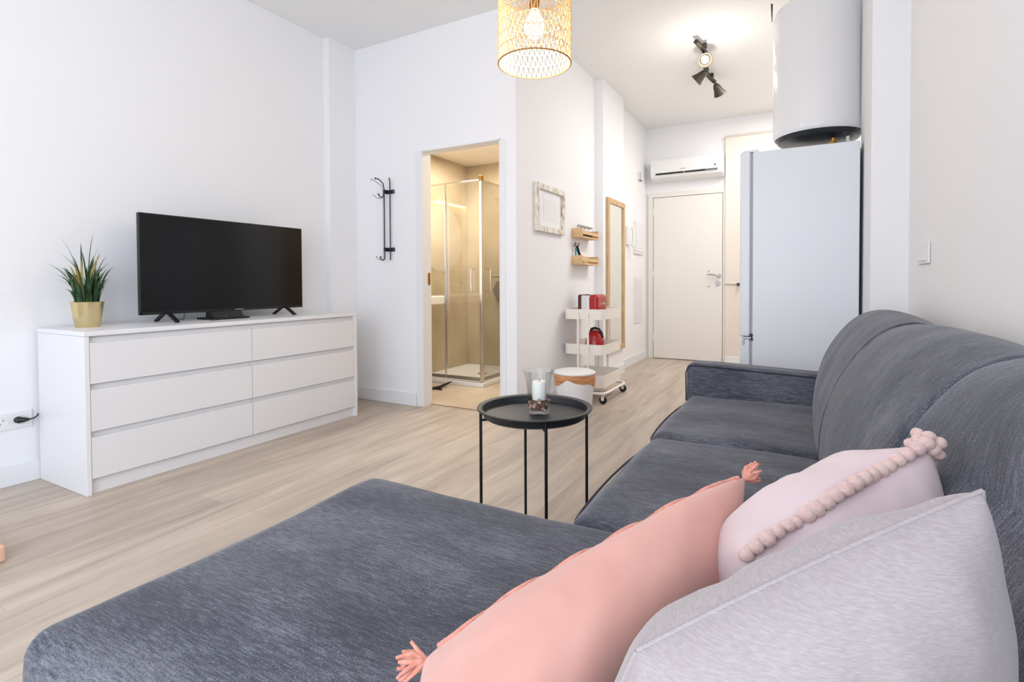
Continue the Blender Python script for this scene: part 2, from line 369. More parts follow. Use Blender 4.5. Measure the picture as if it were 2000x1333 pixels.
# door_1: bathroom door frame (pocket door slid away)
b = MB()
cz = 0.072
b.box(DX0-cz, DX0, YB-0.006, YB, 0, DZ+0.0); b.box(DX1, DX1+0.05, YB-0.006, YB, 0, DZ); 
b.box(DX0-0.006, DX0+0.002, YB-0.010, YB+0.10, 0, DZ); b.box(DX1-0.002, DX1+0.006, YB-0.010, YB+0.10, 0, DZ)
b.box(DX0-0.006, DX1+0.006, YB-0.010, YB+0.10, DZ-0.008, DZ+0.004)
d1 = struct('door_1', b, TRIM, 0.001)
b = MB(); b.box(DX0+0.002, DX0+0.005, YB+0.055, YB+0.085, 1.0, 1.10); lbl(b.build('strike_plate', BRASS, d1, bevel=0.001), 'brass strike plate')
# door_2: entry door
b = MB(); b.box(-1.772, -0.908, YE-0.028, YE-0.002, 0.008, 2.126); d2 = struct('door_2', b, DOORP, 0.002)
b = MB()
for x0, x1, z0, z1 in ((-1.84, -1.778, 0, 2.132), (-0.902, -0.873, 0, 2.132), (-1.84, -0.873, 2.132, 2.19)): b.box(x0, x1, YE-0.03, YE, z0, z1)
b.build('door_frame', mat('door_frame_paint', (236, 232, 226), 0.5), d2, bevel=0.002)
b = MB(); 
for x0, x1, z0, z1 in ((-1.778, -1.772, 0, 2.126), (-0.908, -0.902, 0, 2.126), (-1.778, -0.902, 2.126, 2.132), (-1.772, -0.908, 0, 0.008)): b.box(x0, x1, YE-0.012, YE, z0, z1)
lbl(b.build('door_gap', mat('shadow_gap', (120, 98, 80), 0.8), d2), 'dark gap around the door leaf')
b = MB(); b.tube([(-0.945, YE-0.03, 1.09), (-0.945, YE-0.07, 1.09)], 0.011, 12)
b.tube([(-0.945, YE-0.07, 1.09), (-0.97, YE-0.075, 1.096), (-1.02, YE-0.075, 1.108), (-1.085, YE-0.07, 1.106)], [0.012, 0.011, 0.009, 0.007], 12)
b.cyl((-0.945, YE-0.034, 1.09), (-0.945, YE-0.028, 1.09), 0.026); hnd = b.build('door_handle', STEEL, d2)
b = MB(); b.cyl((-0.958, YE-0.045, 1.0), (-0.958, YE-0.028, 1.0), 0.027); b.build('door_lock', STEEL, d2, bevel=0.002)
b = MB(); b.cyl((-1.07, YE-0.034, 0.955), (-1.07, YE-0.028, 0.955), 0.013); b.cyl((-1.07, YE-0.034, 1.15), (-1.07, YE-0.028, 1.15), 0.010); b.build('bolt_cover', STEEL, d2)
for z in (1.95, 1.12, 0.28):
    b = MB(); b.cyl((-1.775, YE-0.034, z-0.045), (-1.775, YE-0.034, z+0.045), 0.006, 10); b.build('hinge', TRIM, d2)
b = MB(); b.box(-0.80, -0.70, 6.90, 6.912, 0, 0); 
# ---------- bathroom shell
BX0, BY1, BH = -3.55, 5.2, 2.4
b = MB(); b.box(BX0-0.1, BX0, YB+0.09, BY1, 0, BH); struct('wall_bathroom_left', b, BTILE_Y)
b = MB(); b.box(BX0-0.1, XH-0.09, BY1, BY1+0.1, 0, BH); struct('wall_bathroom_back', b, BTILE_X)
b = MB(); b.box(XH-0.10, XH-0.0905, YB+0.09, BY1, 0, BH); struct('wall_bathroom_right', b, BTILE_Y)
b = MB(); b.box(BX0-0.1, XH-0.09, YB+0.09, BY1+0.1, BH, BH+0.1); struct('ceiling_bathroom', b, mat('bath_ceiling_paint', (236, 228, 216), 0.7))
b = MB(); b.box(BX0, XH-0.09, YB+0.085, BY1, 0, 0.006); b.box(DX0, DX1, YB+0.06, YB+0.085, 0, 0.006); struct('floor_bathroom', b, BFLOOR)
b = MB(); b.box(DX0, DX1, YB+0.078, YB+0.09, 0.0, 0.009); struct('trim_3', b, mat('threshold', (120, 104, 90), 0.4, metal=0.6))

# ================================================================ DRESSER
dx0, dx1, dy0, dy1, dz = -3.515, -3.015, 1.195, 2.915, 0.792
T = thing('dresser', ((dx0+dx1)/2, (dy0+dy1)/2, 0), 'wide white six drawer dresser standing against the left wall', 'dresser')
b = MB(); b.box(dx0, dx1, dy0, dy0+0.022, 0, dz-0.024)
b.build('side_panel', LACQ, T, bevel=0.003)
b = MB(); b.box(dx0, dx1, dy1-0.022, dy1, 0, dz-0.024); b.build('side_panel', LACQ, T, bevel=0.003)
b = MB(); b.box(dx0, dx1+0.002, dy0-0.001, dy1+0.001, dz-0.024, dz); b.build('top_panel', LACQ, T, bevel=0.004)
b = MB(); b.box(dx0, dx0+0.02, dy0+0.022, dy1-0.022, 0.0, dz-0.024); b.build('back_panel', LACQ, T)
b = MB(); b.box(dx1-0.045, dx1-0.03, dy0+0.022, dy1-0.022, 0.0, dz-0.024); b.build('plinth', LACQ, T)
ymid = (dy0+dy1)/2
for k, (z0, z1) in enumerate(((0.537, 0.736), (0.307, 0.508), (0.077, 0.278))):
    for y0, y1 in ((dy0+0.0235, ymid-0.0015), (ymid+0.0015, dy1-0.0235)):
        b = MB(); b.box(dx1-0.022, dx1-0.003, y0, y1, z0, z1); b.box(dx1-0.03, dx1-0.026, y0, y1, z0, z1+0.025)
        b.build('drawer', LACQF, T, bevel=0.004)

# ================================================================ TV
tx, ty0, ty1, tz0, tz1 = -3.30, 1.573, 2.655, 0.841, 1.424
T = thing('television', (tx, (ty0+ty1)/2, dz), 'black flat screen television on two splayed feet on the white dresser', 'television')
b = MB(); b.box(tx-0.028, tx-0.004, ty0, ty1, tz0, tz1); b.box(tx-0.06, tx-0.028, ty0+0.2, ty1-0.2, tz0+0.02, tz1-0.18); b.build('housing', BLACKP, T, bevel=0.004)
b = MB(); g = 0.006
b.box(tx-0.004, tx, ty0, ty1, tz1-g, tz1); b.box(tx-0.004, tx, ty0, ty0+g, tz0, tz1); b.box(tx-0.004, tx, ty1-g, ty1, tz0, tz1); b.box(tx-0.004, tx, ty0, ty1, tz0, tz0+0.016)
b.build('bezel', BLACKP, T, bevel=0.001)
b = MB(); b.box(tx-0.004, tx-0.0015, ty0+g, ty1-g, tz0+0.016, tz1-g); lbl(b.build('screen', SCREEN, T), 'dark reflective screen')
for yc in (ty0+0.145, ty1-0.145):
    b = MB()
    for s in (-1, 1):
        b.prism([(tx-0.014, yc-0.012, tz0+0.01), (tx-0.014, yc+0.012, tz0+0.01), (tx-0.014+s*0.105, yc+0.010, dz+0.001), (tx-0.014+s*0.105, yc-0.010, dz+0.001)], (s*0.022, 0, 0.004))
    b.build('foot', BLACKP, T, bevel=0.002)
def text(s, size, name, material, parent, loc, rot, ext=0.0004, sx=1):
    c = bpy.data.curves.new(name, 'FONT'); c.body = s; c.size = size; c.extrude = ext; c.align_x = 'CENTER'; c.align_y = 'CENTER'
    tmp = bpy.data.objects.new('tmp', c); COL.objects.link(tmp)
    bpy.context.view_layer.update()
    me = bpy.data.meshes.new_from_object(tmp); COL.objects.unlink(tmp); bpy.data.objects.remove(tmp)
    me.materials.clear(); me.materials.append(material)
    mtx = Matrix.Translation(Vector(loc)-Vector(parent['_o'][:])) @ rot.to_4x4() @ Matrix.Diagonal((sx, 1, 1, 1))
    me.transform(mtx)
    o = bpy.data.objects.new(name, me); COL.objects.link(o); o.parent = parent; return o
from mathutils import Euler
RX = Euler((radians(90), 0, radians(90))).to_matrix()     # faces +x
RY = Euler((radians(90), 0, 0)).to_matrix()               # faces -y
text('SAMSUNG', 0.011, 'logo', mat('silver_mark', (200, 202, 206), 0.3), T, (tx+0.0012, (ty0+ty1)/2+0.045, tz0+0.008), RX, sx=1.1)

T = thing('set_top_box', (-3.27, 2.05, dz), 'small black box with a wider base below the middle of the television', 'electronics')
b = MB(); b.prism([(-3.33, 1.955, dz+0.012), (-3.24, 1.955, dz+0.012), (-3.275, 1.955, dz+0.052), (-3.33, 1.955, dz+0.052)], (0, 0.20, 0)); b.build('body', BLACKP, T, bevel=0.003)
b = MB(); b.box(-3.34, -3.22, 1.935, 2.18, dz, dz+0.012); b.build('base', BLACKP, T, bevel=0.003)
b = MB(); b.cyl((-3.238, 2.03, dz+0.018), (-3.236, 2.03, dz+0.018), 0.004, 10); b.build('button', GREYM, T)
b = MB(); b.box(-3.40, -3.36, 1.94, 1.99, dz, dz+0.012); b.tube([(-3.38, 1.99, dz+0.006), (-3.37, 2.02, dz+0.004), (-3.345, 2.04, dz+0.006)], 0.003, 8)
tag(b.build('infrared_receiver', BLACKP, bevel=0.002), 'tiny black gadget on the dresser just left of the black box', 'gadget')
b = MB(); b.tube([(-3.36, 1.845, tz0+0.03), (-3.37, 1.85, 0.82), (-3.39, 1.85, dz+0.004), (-3.46, 1.86, dz+0.004), (-3.515, 1.87, dz+0.004)], 0.003, 8)
tag(b.build('aerial_cable', GREYM), 'thin grey cable hanging behind the television down to the dresser top', 'cable')

# ================================================================ PLANT
px_, py_ = -3.345, 1.345
T = thing('potted_grass', (px_, py_, dz), 'spiky green grass plant in a brushed gold pot on the dresser', 'plant')
b = MB(); b.lathe([(0, 0), (0.052, 0), (0.054, 0.004), (0.071, 0.128), (0.073, 0.134), (0.070, 0.134), (0.067, 0.126), (0.0, 0.126)], (px_, py_, dz), 64); b.build('pot', GOLD, T)
b = MB(); b.lathe([(0.0, 0.118), (0.0665, 0.118), (0.0665, 0.1275), (0.0, 0.1285)], (px_, py_, dz), 32); b.build('soil', SOIL, T)
def blade(b, base, tip, w, bow, n=9):
    base, tip = Vector(base), Vector(tip); up = Vector((0, 0, 1)); d = tip-base
    side = d.cross(up)
    if side.length < 1e-4: side = Vector((1, 0, 0))
    side = (side.normalized() + Vector((random.uniform(-.8, .8), random.uniform(-.8, .8), 0))).normalized()
    ctrl = base + Vector((d.x*0.22, d.y*0.22, d.z*(0.62+bow)))
    L = []; R_ = []; C_ = []
    for i in range(n+1):
        t = i/n; p = base*(1-t)**2 + ctrl*2*t*(1-t) + tip*t*t
        ww = w*(1-t**2.6)*(0.75+0.25*min(1, t*4))+0.0002
        L.append(b.bm.verts.new(p-side*ww)); R_.append(b.bm.verts.new(p+side*ww)); C_.append(b.bm.verts.new(p+side.cross(d).normalized()*ww*0.35))
    for i in range(n):
        b.bm.faces.new((L[i], C_[i], C_[i+1], L[i+1])); b.bm.faces.new((C_[i], R_[i], R_[i+1], C_[i+1]))
zb_ = dz+0.125
b = MB(); by = MB()
# offsets measured along the picture plane (r: right, z: up)
rr = Vector((cos(yaw), sin(yaw), 0)); ff = Vector((-sin(yaw), cos(yaw), 0))
tips = [(-0.196, 0.205, 0), (-0.175, 0.19, 0.01), (-0.150, 0.19, 0.02), (-0.125, 0.33, 0), (-0.09, 0.21, 0.03), (-0.105, 0.245, -0.02), (-0.04, 0.30, 0.02), (-0.05, 0.235, -.02), (-0.16, 0.155, -.02), (-0.13, 0.12, -.02),
        (0.02, 0.345, 0.02), (0.072, 0.285, -0.01), (0.085, 0.24, 0.02), (0.075, 0.20, 0.04), (0.088, 0.175, 0), (0.05, 0.26, 0.02), (-0.005, 0.27, -0.03), (0.0, 0.24, 0.05), (-0.02, 0.26, 0), (0.06, 0.22, -.03), (0.07, 0.15, -.02)]
for (a, z, f_) in tips:
    a *= 1.14; z *= 1.07
    bs = Vector((px_, py_, zb_)) + rr*a*0.15 + ff*random.uniform(-.03, .03)
    blade(b, bs, Vector((px_, py_, zb_)) + rr*a + ff*f_ + Vector((0, 0, z)), random.uniform(0.0050, 0.0070), 0.15)
for i in range(140):
    an = random.uniform(0, 2*pi); ro = 0.05*sqrt(random.random()); h = random.uniform(0.05, 0.2)
    sp = random.uniform(0.1, 0.55)*h
    an2 = an+random.uniform(-.5, .5)
    bs = Vector((px_+ro*cos(an), py_+ro*sin(an), zb_))
    t_ = Vector((px_+ro*cos(an)+sp*cos(an2), py_+ro*sin(an)+sp*sin(an2), zb_+h))
    t_.x = max(t_.x, XL+0.03)
    blade(b, bs, t_, random.uniform(0.0035, 0.0065), 0.2, 7)
for a, z, f_ in [(-0.055, 0.24, -0.03), (-0.065, 0.20, -.03), (-0.035, 0.21, -.04), (0.005, 0.23, -.04), (0.08, 0.26, 0), (-0.02, 0.2, -.05), (-0.045, 0.17, -.05)]:
    bs = Vector((px_, py_, zb_)) + rr*a*0.25 - ff*0.03
    blade(by, bs, Vector((px_, py_, zb_)) + rr*a + ff*f_ + Vector((0, 0, z)), 0.006, 0.15)
b.build('foliage', LEAF, T, smooth=60); lbl(by.build('foliage', LEAFY, T, smooth=60), 'yellowing blades')

# ================================================================ OUTLET, PLUG
T = thing('wall_outlet', (XL, 1.10, 0.33), 'white double power outlet low on the left wall beside the dresser', 'outlet')
b = MB(); b.box(XL, XL+0.009, 0.985, 1.172, 0.286, 0.371); b.build('faceplate', PLASTIC, T, bevel=0.003)
for yc in (1.053, 1.125):
    b = MB(); b.lathe([(0.0, 0), (0.019, 0), (0.020, 0.002), (0.021, 0.010), (0.024, 0.010), (0.024, 0.0)], (0, 0, 0), 32)
    for v in b.bm.verts: v.co = Vector((XL+0.0085+v.co.z*0.3, yc+v.co.x, 0.328+v.co.y))
    s_ = b.build('socket', PLASTIC, T)
    b = MB(); b.cyl((XL+0.009, yc+0.006, 0.337), (XL+0.0105, yc+0.006, 0.337), 0.0025, 10); b.cyl((XL+0.009, yc-0.006, 0.319), (XL+0.0105, yc-0.006, 0.319), 0.0025, 10); b.build('socket_hole', BLACKP, s_)
T = thing('power_plug', (XL+0.012, 1.125, 0.33), 'black power plug with cord in the outlet beside the dresser', 'plug')
b = MB(); b.tube([(XL+0.012, 1.113, 0.330), (XL+0.03, 1.115, 0.330), (XL+0.042, 1.13, 0.330), (XL+0.040, 1.148, 0.328)], [0.017, 0.016, 0.012, 0.006], 14); b.build('plug_body', BLACKP, T)
b = MB(); b.tube([(XL+0.040, 1.145, 0.328), (XL+0.04, 1.165, 0.329), (XL+0.03, 1.185, 0.338), (XL+0.012, 1.192, 0.343)], 0.0035, 8); b.build('cord', BLACKP, T)

# ================================================================ COAT RACK on the front wall
T = thing('coat_rack', (-3.07, YB, 1.2), 'dark metal wall coat rack with hooks mounted vertically left of the bathroom door', 'coat rack')
for z in (1.785, 1.30):
    b = MB(); b.box(-3.112, -3.035, YB-0.012, YB, z-0.016, z+0.016); b.box(-3.118, -3.104, YB-0.05, YB, z-0.016, z+0.016)
    b.build('bracket', NAVY, T, bevel=0.002)
b = MB(); b.cyl((-3.068, YB-0.022, 1.21), (-3.068, YB-0.022, 1.86), 0.0048, 12); b.tube([(-3.068, YB-0.022, 1.86), (-3.069, YB-0.024, 1.885), (-3.072, YB-0.028, 1.90)], 0.0048, 12); b.build('rail', NAVY, T)
b = MB(); b.tube([(-3.135, YB-0.12, 1.885), (-3.125, YB-0.09, 1.882), (-3.108, YB-0.06, 1.85), (-3.105, YB-0.05, 1.80), (-3.105, YB-0.05, 1.235), (-3.105, YB-0.055, 1.215), (-3.108, YB-0.07, 1.208), (-3.112, YB-0.085, 1.215), (-3.114, YB-0.09, 1.232)], 0.0048, 12)
b.build('hook_rail', NAVY, T)
b = MB(); b.tube([(-3.16, YB-0.14, 1.875), (-3.145, YB-0.11, 1.865), (-3.125, YB-0.06, 1.83), (-3.118, YB-0.05, 1.78), (-3.118, YB-0.05, 1.23), (-3.125, YB-0.06, 1.213), (-3.14, YB-0.085, 1.218), (-3.15, YB-0.10, 1.236)], 0.003, 10); b.build('hook_rail', STEEL, T)
b = MB(); b.tube([(-3.106, YB-0.05, 1.78), (-3.110, YB-0.055, 1.74), (-3.12, YB-0.08, 1.735), (-3.13, YB-0.09, 1.755)], 0.005, 10)
b.sphere((-3.13, YB-0.09, 1.757), 0.008, 12); b.build('hook', NAVY, T)
for q_, m_ in (((-3.135, YB-0.12, 1.885), NAVY), ((-3.114, YB-0.09, 1.234), NAVY), ((-3.16, YB-0.14, 1.876), STEEL), ((-3.15, YB-0.10, 1.238), STEEL)):
    b = MB(); b.sphere(q_, 0.0075 if m_ is NAVY else 0.006, 12); b.build('hook_ball', m_, T)
b = MB(); b.tube([(-3.118, YB-0.05, 1.735), (-3.13, YB-0.07, 1.725), (-3.145, YB-0.10, 1.73), (-3.158, YB-0.115, 1.748)], 0.003, 10); b.sphere((-3.158, YB-0.115, 1.748), 0.006, 12); b.build('hook', STEEL, T)
for z in (1.785, 1.30):
    b = MB(); b.cyl((-3.045, YB-0.0135, z), (-3.045, YB-0.011, z), 0.004, 12); b.build('screw', STEEL, T)

# ================================================================ BATHROOM CONTENTS
sx0, sx1, sy0, sy1 = BX0, -2.745, 4.25, BY1
T = thing('shower_enclosure', ((sx0+sx1)/2, (sy0+sy1)/2, 0), 'corner shower with clear glass panels and chrome posts seen through the bathroom doorway', 'shower')
b = MB(); b.box(sx0, sx1+0.03, sy0-0.03, sy1, 0.006, 0.045); b.build('tray', LACQ, T, bevel=0.006)
b = MB(); b.lathe([(0, 0), (0.055, 0), (0.055, 0.004), (0, 0.005)], (sx1-0.28, sy1-0.5, 0.045), 32); b.build('drain', STEEL, T)
gz = 2.0
b = MB(); b.box(sx0+0.01, -3.166, sy0-0.004, sy0+0.004, 0.09, gz); b.build('glass_panel', SHOWERG, T)
b = MB(); b.box(-3.18, sx1-0.015, sy0+0.018, sy0+0.026, 0.09, gz); b.build('glass_panel', SHOWERG, T)
b = MB(); b.box(sx1-0.004, sx1+0.004, sy0+0.02, sy1, 0.09, gz); b.build('glass_panel', SHOWERG, T)
b = MB(); b.box(-3.176, -3.164, sy0-0.008, sy0+0.016, 0.06, gz+0.0); b.box(sx1-0.018, sx1+0.010, sy0-0.008, sy0+0.03, 0.05, gz+0.0); b.build('post', CHROME, T, bevel=0.003)
b = MB(); b.box(sx1-0.02, sx1+0.012, sy0-0.01, sy0+0.032, gz, gz+0.05); b.build('corner_cap', BRASS, T, bevel=0.003)
b = MB(); b.box(sx0, sx1, sy0-0.006, sy0+0.026, 0.06, 0.09); b.box(sx1-0.008, sx1+0.008, sy0, sy1, 0.06, 0.09); b.build('bottom_rail', STEEL, T, bevel=0.002)
b = MB(); b.box(sx0, sx1, sy0-0.004, sy0+0.022, gz, gz+0.012); b.box(sx1-0.006, sx1+0.006, sy0, sy1, gz, gz+0.012); b.build('top_rail', CHROME, T, bevel=0.002)
for (xx, yy) in ((sx1+0.03, sy0+0.11),):
    b = MB(); b.tube([(sx1+0.004, yy, 1.15), (sx1+0.035, yy, 1.15), (sx1+0.035, yy, 0.93), (sx1+0.004, yy, 0.93)], 0.007, 10); b.build('handle', CHROME, T)
b = MB(); b.tube([(sx1-0.10, sy0+0.01, 1.15), (sx1-0.10, sy0-0.03, 1.15), (sx1-0.10, sy0-0.03, 0.93), (sx1-0.10, sy0+0.01, 0.93)], 0.006, 10); b.build('handle', CHROME, T)
T = thing('shower_head', (-3.1, BY1, 1.9), 'chrome shower head on a riser inside the glass shower', 'shower head')
b = MB(); b.cyl((-2.95, BY1-0.04, 1.0), (-2.95, BY1-0.04, 1.92), 0.008, 12); b.tube([(-2.95, BY1-0.04, 1.92), (-2.95, BY1-0.07, 1.96), (-2.95, BY1-0.20, 1.96)], 0.008, 10); b.build('riser', CHROME, T)
b = MB(); b.lathe([(0, 0.0), (0.075, 0), (0.075, 0.012), (0.012, 0.03), (0, 0.03)], (-2.95, BY1-0.2, 1.93), 32); b.build('head', CHROME, T)
T = thing('washbasin', (-3.3, 3.85, 0.8), 'white rectangular washbasin on the bathroom wall left of the shower', 'washbasin')
b = MB(); b.box(BX0+0.001, -3.065, 3.50, 4.10, 0.81, 0.893); 
b.build('basin', mat('white_ceramic', (246, 242, 236), 0.15), T, bevel=0.012, bseg=3)
b = MB(); b.cyl((-3.48, 3.8, 0.893), (-3.48, 3.8, 1.03), 0.016); b.tube([(-3.48, 3.8, 1.0), (-3.36, 3.8, 0.99)], 0.012); b.build('tap', CHROME, T)
b = MB(); b.cyl((0, 0, 0), (0.02, 0, 0), 0.355, 64)
for v in b.bm.verts: v.co += Vector((BX0+0.001, 3.85, 1.50))
T = tag(b.build('round_mirror', MIRROR, bevel=0.002), 'large round frameless mirror above the bathroom washbasin', 'mirror')
T = thing('mirror_light', (BX0, 3.7, 1.9), 'slim glowing light bar over the round bathroom mirror', 'lamp')
b = MB(); b.box(BX0+0.001, BX0+0.045, 3.45, 3.96, 1.905, 1.93); b.build('fixture', CHROME, T, bevel=0.002)
b = MB(); b.box(BX0+0.004, BX0+0.055, 3.45, 3.96, 1.892, 1.905); lbl(b.build('diffuser', LED, T, bevel=0.002), 'lit warm white strip')
T = thing('bathroom_ceiling_lamp', (-2.5, 4.45, 2.4), 'flush round warm lamp on the bathroom ceiling', 'lamp')
b = MB(); b.lathe([(0, 0), (0.15, 0), (0.15, -0.02), (0, -0.02)], (-2.42, 4.42, 2.399), 48); b.build('housing', LACQ, T)
b = MB(); b.lathe([(0, -0.02), (0.14, -0.02), (0.13, -0.03), (0, -0.035)], (-2.42, 4.42, 2.399), 48); b.build('diffuser', CEILDISC, T)
T = thing('towel_hook', (-3.05, BY1, 1.08), 'dark hook rail on the tiled back wall of the bathroom', 'hook rail')
b = MB(); b.box(-3.19, -3.0, BY1-0.05, BY1-0.04, 1.075, 1.087); b.box(-3.19, -3.18, BY1-0.045, BY1, 1.075, 1.087); b.box(-3.01, -3.0, BY1-0.045, BY1, 1.075, 1.087); b.build('bar', BLACKM, T)
b = MB(); b.tube([(-3.09, BY1-0.045, 1.075), (-3.09, BY1-0.05, 1.05), (-3.10, BY1-0.06, 1.04)], 0.003, 8); b.build('hook', STEEL, T)
def sqzy(): pass
b = MB(); b.prism([(-3.10, BY1-0.075, 1.035), (-3.085, BY1-0.075, 1.035), (-3.01, BY1-0.08, 0.90), (-3.03, BY1-0.08, 0.80), (-3.09, BY1-0.08, 0.79), (-3.15, BY1-0.08, 0.93)], (0, 0.035, 0))
tag(b.build('bath_mitt', MITT, smooth=60), 'dark grey bath mitt hanging below the hook rail in the shower', 'mitt')
b = MB(); b.tube([(-3.12, 3.86, 0.018), (-3.07, 4.0, 0.02), (-3.06, 4.12, 0.035), (-3.04, 4.16, 0.05)], [0.014, 0.02, 0.014, 0.006], 10, sq=(1, 0.7)); b.tube([(-3.09, 3.96, 0.012), (-3.0, 3.95, 0.012)], [0.012, 0.008], 10)
tag(b.build('rubber_sandal_strap', BLACKP), 'small black object lying on the bathroom floor before the shower', 'floor object')
bpy.data.objects['rubber_sandal_strap'].name = 'squeegee'

# ================================================================ PICTURE, SHELVES, MIRROR on the hall wall
y0, y1, z0, z1 = 3.655, 4.19, 1.425, 1.807; xf = XH+0.032
T = thing('picture_frame', (XH, (y0+y1)/2, z0), 'whitewashed wooden picture frame hanging on the hallway wall beside the bathroom corner', 'picture')
b = MB(); w = 0.045
b.box(XH+0.001, xf, y0, y1, z1-w, z1); b.box(XH+0.001, xf, y0, y1, z0, z0+w); b.box(XH+0.001, xf, y0, y0+w, z0+w, z1-w); b.box(XH+0.001, xf, y1-w, y1, z0+w, z1-w); b.build('frame', WHITEWASH, T, bevel=0.003)
b = MB(); b.box(XH+0.001, XH+0.012, y0+w, y1-w, z0+w, z1-w); b.build('print', PAPER, T)
b = MB(); b.box(XH+0.0125, XH+0.013, 3.80, 4.05, 1.53, 1.70); lbl(b.build('faint_drawing', mat('faint_ink', (240, 240, 242), 0.7), T), 'faint pale grey drawing')
def shelf(z, label):
    y0, y1, x0, x1 = 4.41, 4.83, XH+0.001, XH+0.105
    T = thing('spice_shelf', (XH, 4.62, z), label, 'shelf', 'two pine wall shelves')
    b = MB(); b.box(x0, x1, y0, y1, z, z+0.012); b.build('bottom_board', WOODL, T, bevel=0.002)
    b = MB(); b.box(x0, x1, y0, y0+0.012, z+0.012, z+0.085); b.build('end_board', WOODL, T, bevel=0.002)
    b = MB(); b.box(x0, x1, y1-0.012, y1, z+0.012, z+0.085); b.build('end_board', WOODL, T, bevel=0.002)
    b = MB(); b.box(x0, x0+0.01, y0+0.012, y1-0.012, z+0.012, z+0.085); b.build('back_board', WOODL, T)
    b = MB(); b.box(x1-0.01, x1, y0+0.012, y1-0.012, z+0.03, z+0.058); b.build('front_rail', WOODL, T, bevel=0.002)
    return T
shelf(1.425, 'upper pine wall shelf holding glass spice jars'); shelf(1.178, 'lower pine wall shelf below the spice jars')
J = None
for i in range(4):
    yj = 4.47+i*0.085; xj = XH+0.055; lab = ['spice jar nearest the camera', 'second spice jar from the near end', 'third spice jar from the near end', 'farthest spice jar'][i]+' on the upper pine shelf'
    if J is None:
        J = thing('spice_jar', (xj, yj, 1.437), lab, 'jar', 'spice jars on the upper shelf')
        b = MB(); b.lathe([(0, 0), (0.027, 0), (0.028, 0.004), (0.028, 0.080), (0.024, 0.088), (0.024, 0.092)], (xj, yj, 1.437), 24); b.build('jar_glass', GLASS, J)
        b = MB(); b.lathe([(0, 0.002), (0.0255, 0.002), (0.0255, 0.045), (0, 0.047)], (xj, yj, 1.437), 24); b.build('spice', SPICE, J)
        b = MB(); b.lathe([(0, 0.106), (0.024, 0.106), (0.026, 0.102), (0.026, 0.090), (0, 0.090)], (xj, yj, 1.437), 24); b.build('lid', STEEL, J)
    else:
        c = copy_tree(J); c.location = (xj, yj, 1.437); c['label'] = lab
T = thing('kitchen_scissors', (XH+0.05, 4.47, 1.212), 'black handled scissors standing in the lower pine shelf', 'scissors')
b = MB(); b.prism([(XH+0.050, 4.50, 1.195), (XH+0.066, 4.52, 1.195), (XH+0.036, 4.455, 1.35), (XH+0.022, 4.445, 1.35)], (0.006, 0.003, 0)); b.build('blade', BLACKM, T)
b = MB()
for a in (0, 1): 
    cc = Vector((XH+0.022+0.02*a, 4.44+0.024*a, 1.365-0.006*a)); b.tube([cc+Vector((0.5*cos(t), 0.7*sin(t)*0.8, sin(t)))*0.016 for t in [2*pi*k/14 for k in range(14)]], 0.0035, 8, closed=True)
b.build('handle', BLACKP, T)
b = MB(); b.box(XH+0.022, XH+0.034, 4.43, 4.45, 1.191, 1.335); tag(b.build('bag_clip', TEAL, bevel=0.003), 'teal plastic clip standing behind the scissors in the lower shelf', 'clip')
b = MB(); b.lathe([(0, 0), (0.024, 0), (0.026, 0.05), (0.022, 0.052), (0, 0.05)], (XH+0.05, 4.56, 1.190), 24); tag(b.build('small_pot', PAPER), 'small white pot inside the lower pine shelf', 'pot')
# long mirror on the pilaster
mx = -1.786; y0, y1, z0, z1 = 5.10, 5.665, 0.285, 1.885
T = thing('wall_mirror', (mx, (y0+y1)/2, z0), 'tall pine framed mirror mounted behind the cream cart', 'mirror')
w = 0.055
b = MB(); b.box(mx+0.001, mx+0.028, y0, y1, z1-w, z1); b.box(mx+0.001, mx+0.028, y0, y1, z0, z0+w); b.box(mx+0.001, mx+0.028, y0, y0+w, z0+w, z1-w); b.box(mx+0.001, mx+0.028, y1-w, y1, z0+w, z1-w); b.build('frame', WOODM, T, bevel=0.003)
b = MB(); b.box(mx+0.001, mx+0.014, y0+w, y1-w, z0+w, z1-w); b.build('mirror_glass', MIRROR, T)
# small wall fittings in the hall
T = thing('door_chime', (XH, 6.6, 2.33), 'small white chime box high on the hallway wall near the entry', 'chime')
b = MB(); b.box(XH+0.001, XH+0.03, 6.56, 6.69, 2.315, 2.41); b.build('cover', PLASTIC, T, bevel=0.004)
b = MB(); b.box(XH+0.030, XH+0.032, 6.555, 6.562, 2.32, 2.405); b.box(XH+0.02, XH+0.032, 6.56, 6.66, 2.309, 2.315); b.build('edge_strip', BLACKP, T)  # black edge along the near side and bottom of the cover
T = thing('intercom_handset', (XH, 6.1, 1.45), 'white intercom handset on the hallway wall just past the mirror', 'intercom')
b = MB(); b.box(XH+0.001, XH+0.03, 6.03, 6.13, 1.46, 1.68); b.build('base', PLASTIC, T, bevel=0.006)
b = MB(); b.tube([(XH+0.045, 6.17, 1.67), (XH+0.06, 6.17, 1.63), (XH+0.055, 6.17, 1.5), (XH+0.045, 6.17, 1.45)], [0.02, 0.016, 0.016, 0.022], 12); b.build('handset', PLASTIC, T)
b = MB(); b.tube([(XH+0.03, 6.08, 1.46)]+[(XH+0.03+0.006*sin(k), 6.1+0.003*k, 1.40-0.10*sin(pi*k/14)) for k in range(15)]+[(XH+0.045, 6.17, 1.45)], 0.004, 6); b.build('cord', PLASTIC, T)
T = thing('fuse_box', (XH, 6.56, 1.36), 'white rectangular fuse box cover on the hallway wall before the entry door', 'fuse box')
b = MB(); b.box(XH+0.001, XH+0.022, 6.36, 6.75, 1.37, 1.78); b.build('frame', PLASTIC, T, bevel=0.004)
b = MB(); b.box(XH+0.022, XH+0.028, 6.385, 6.725, 1.40, 1.75); b.build('lid', TRIM, T, bevel=0.003)
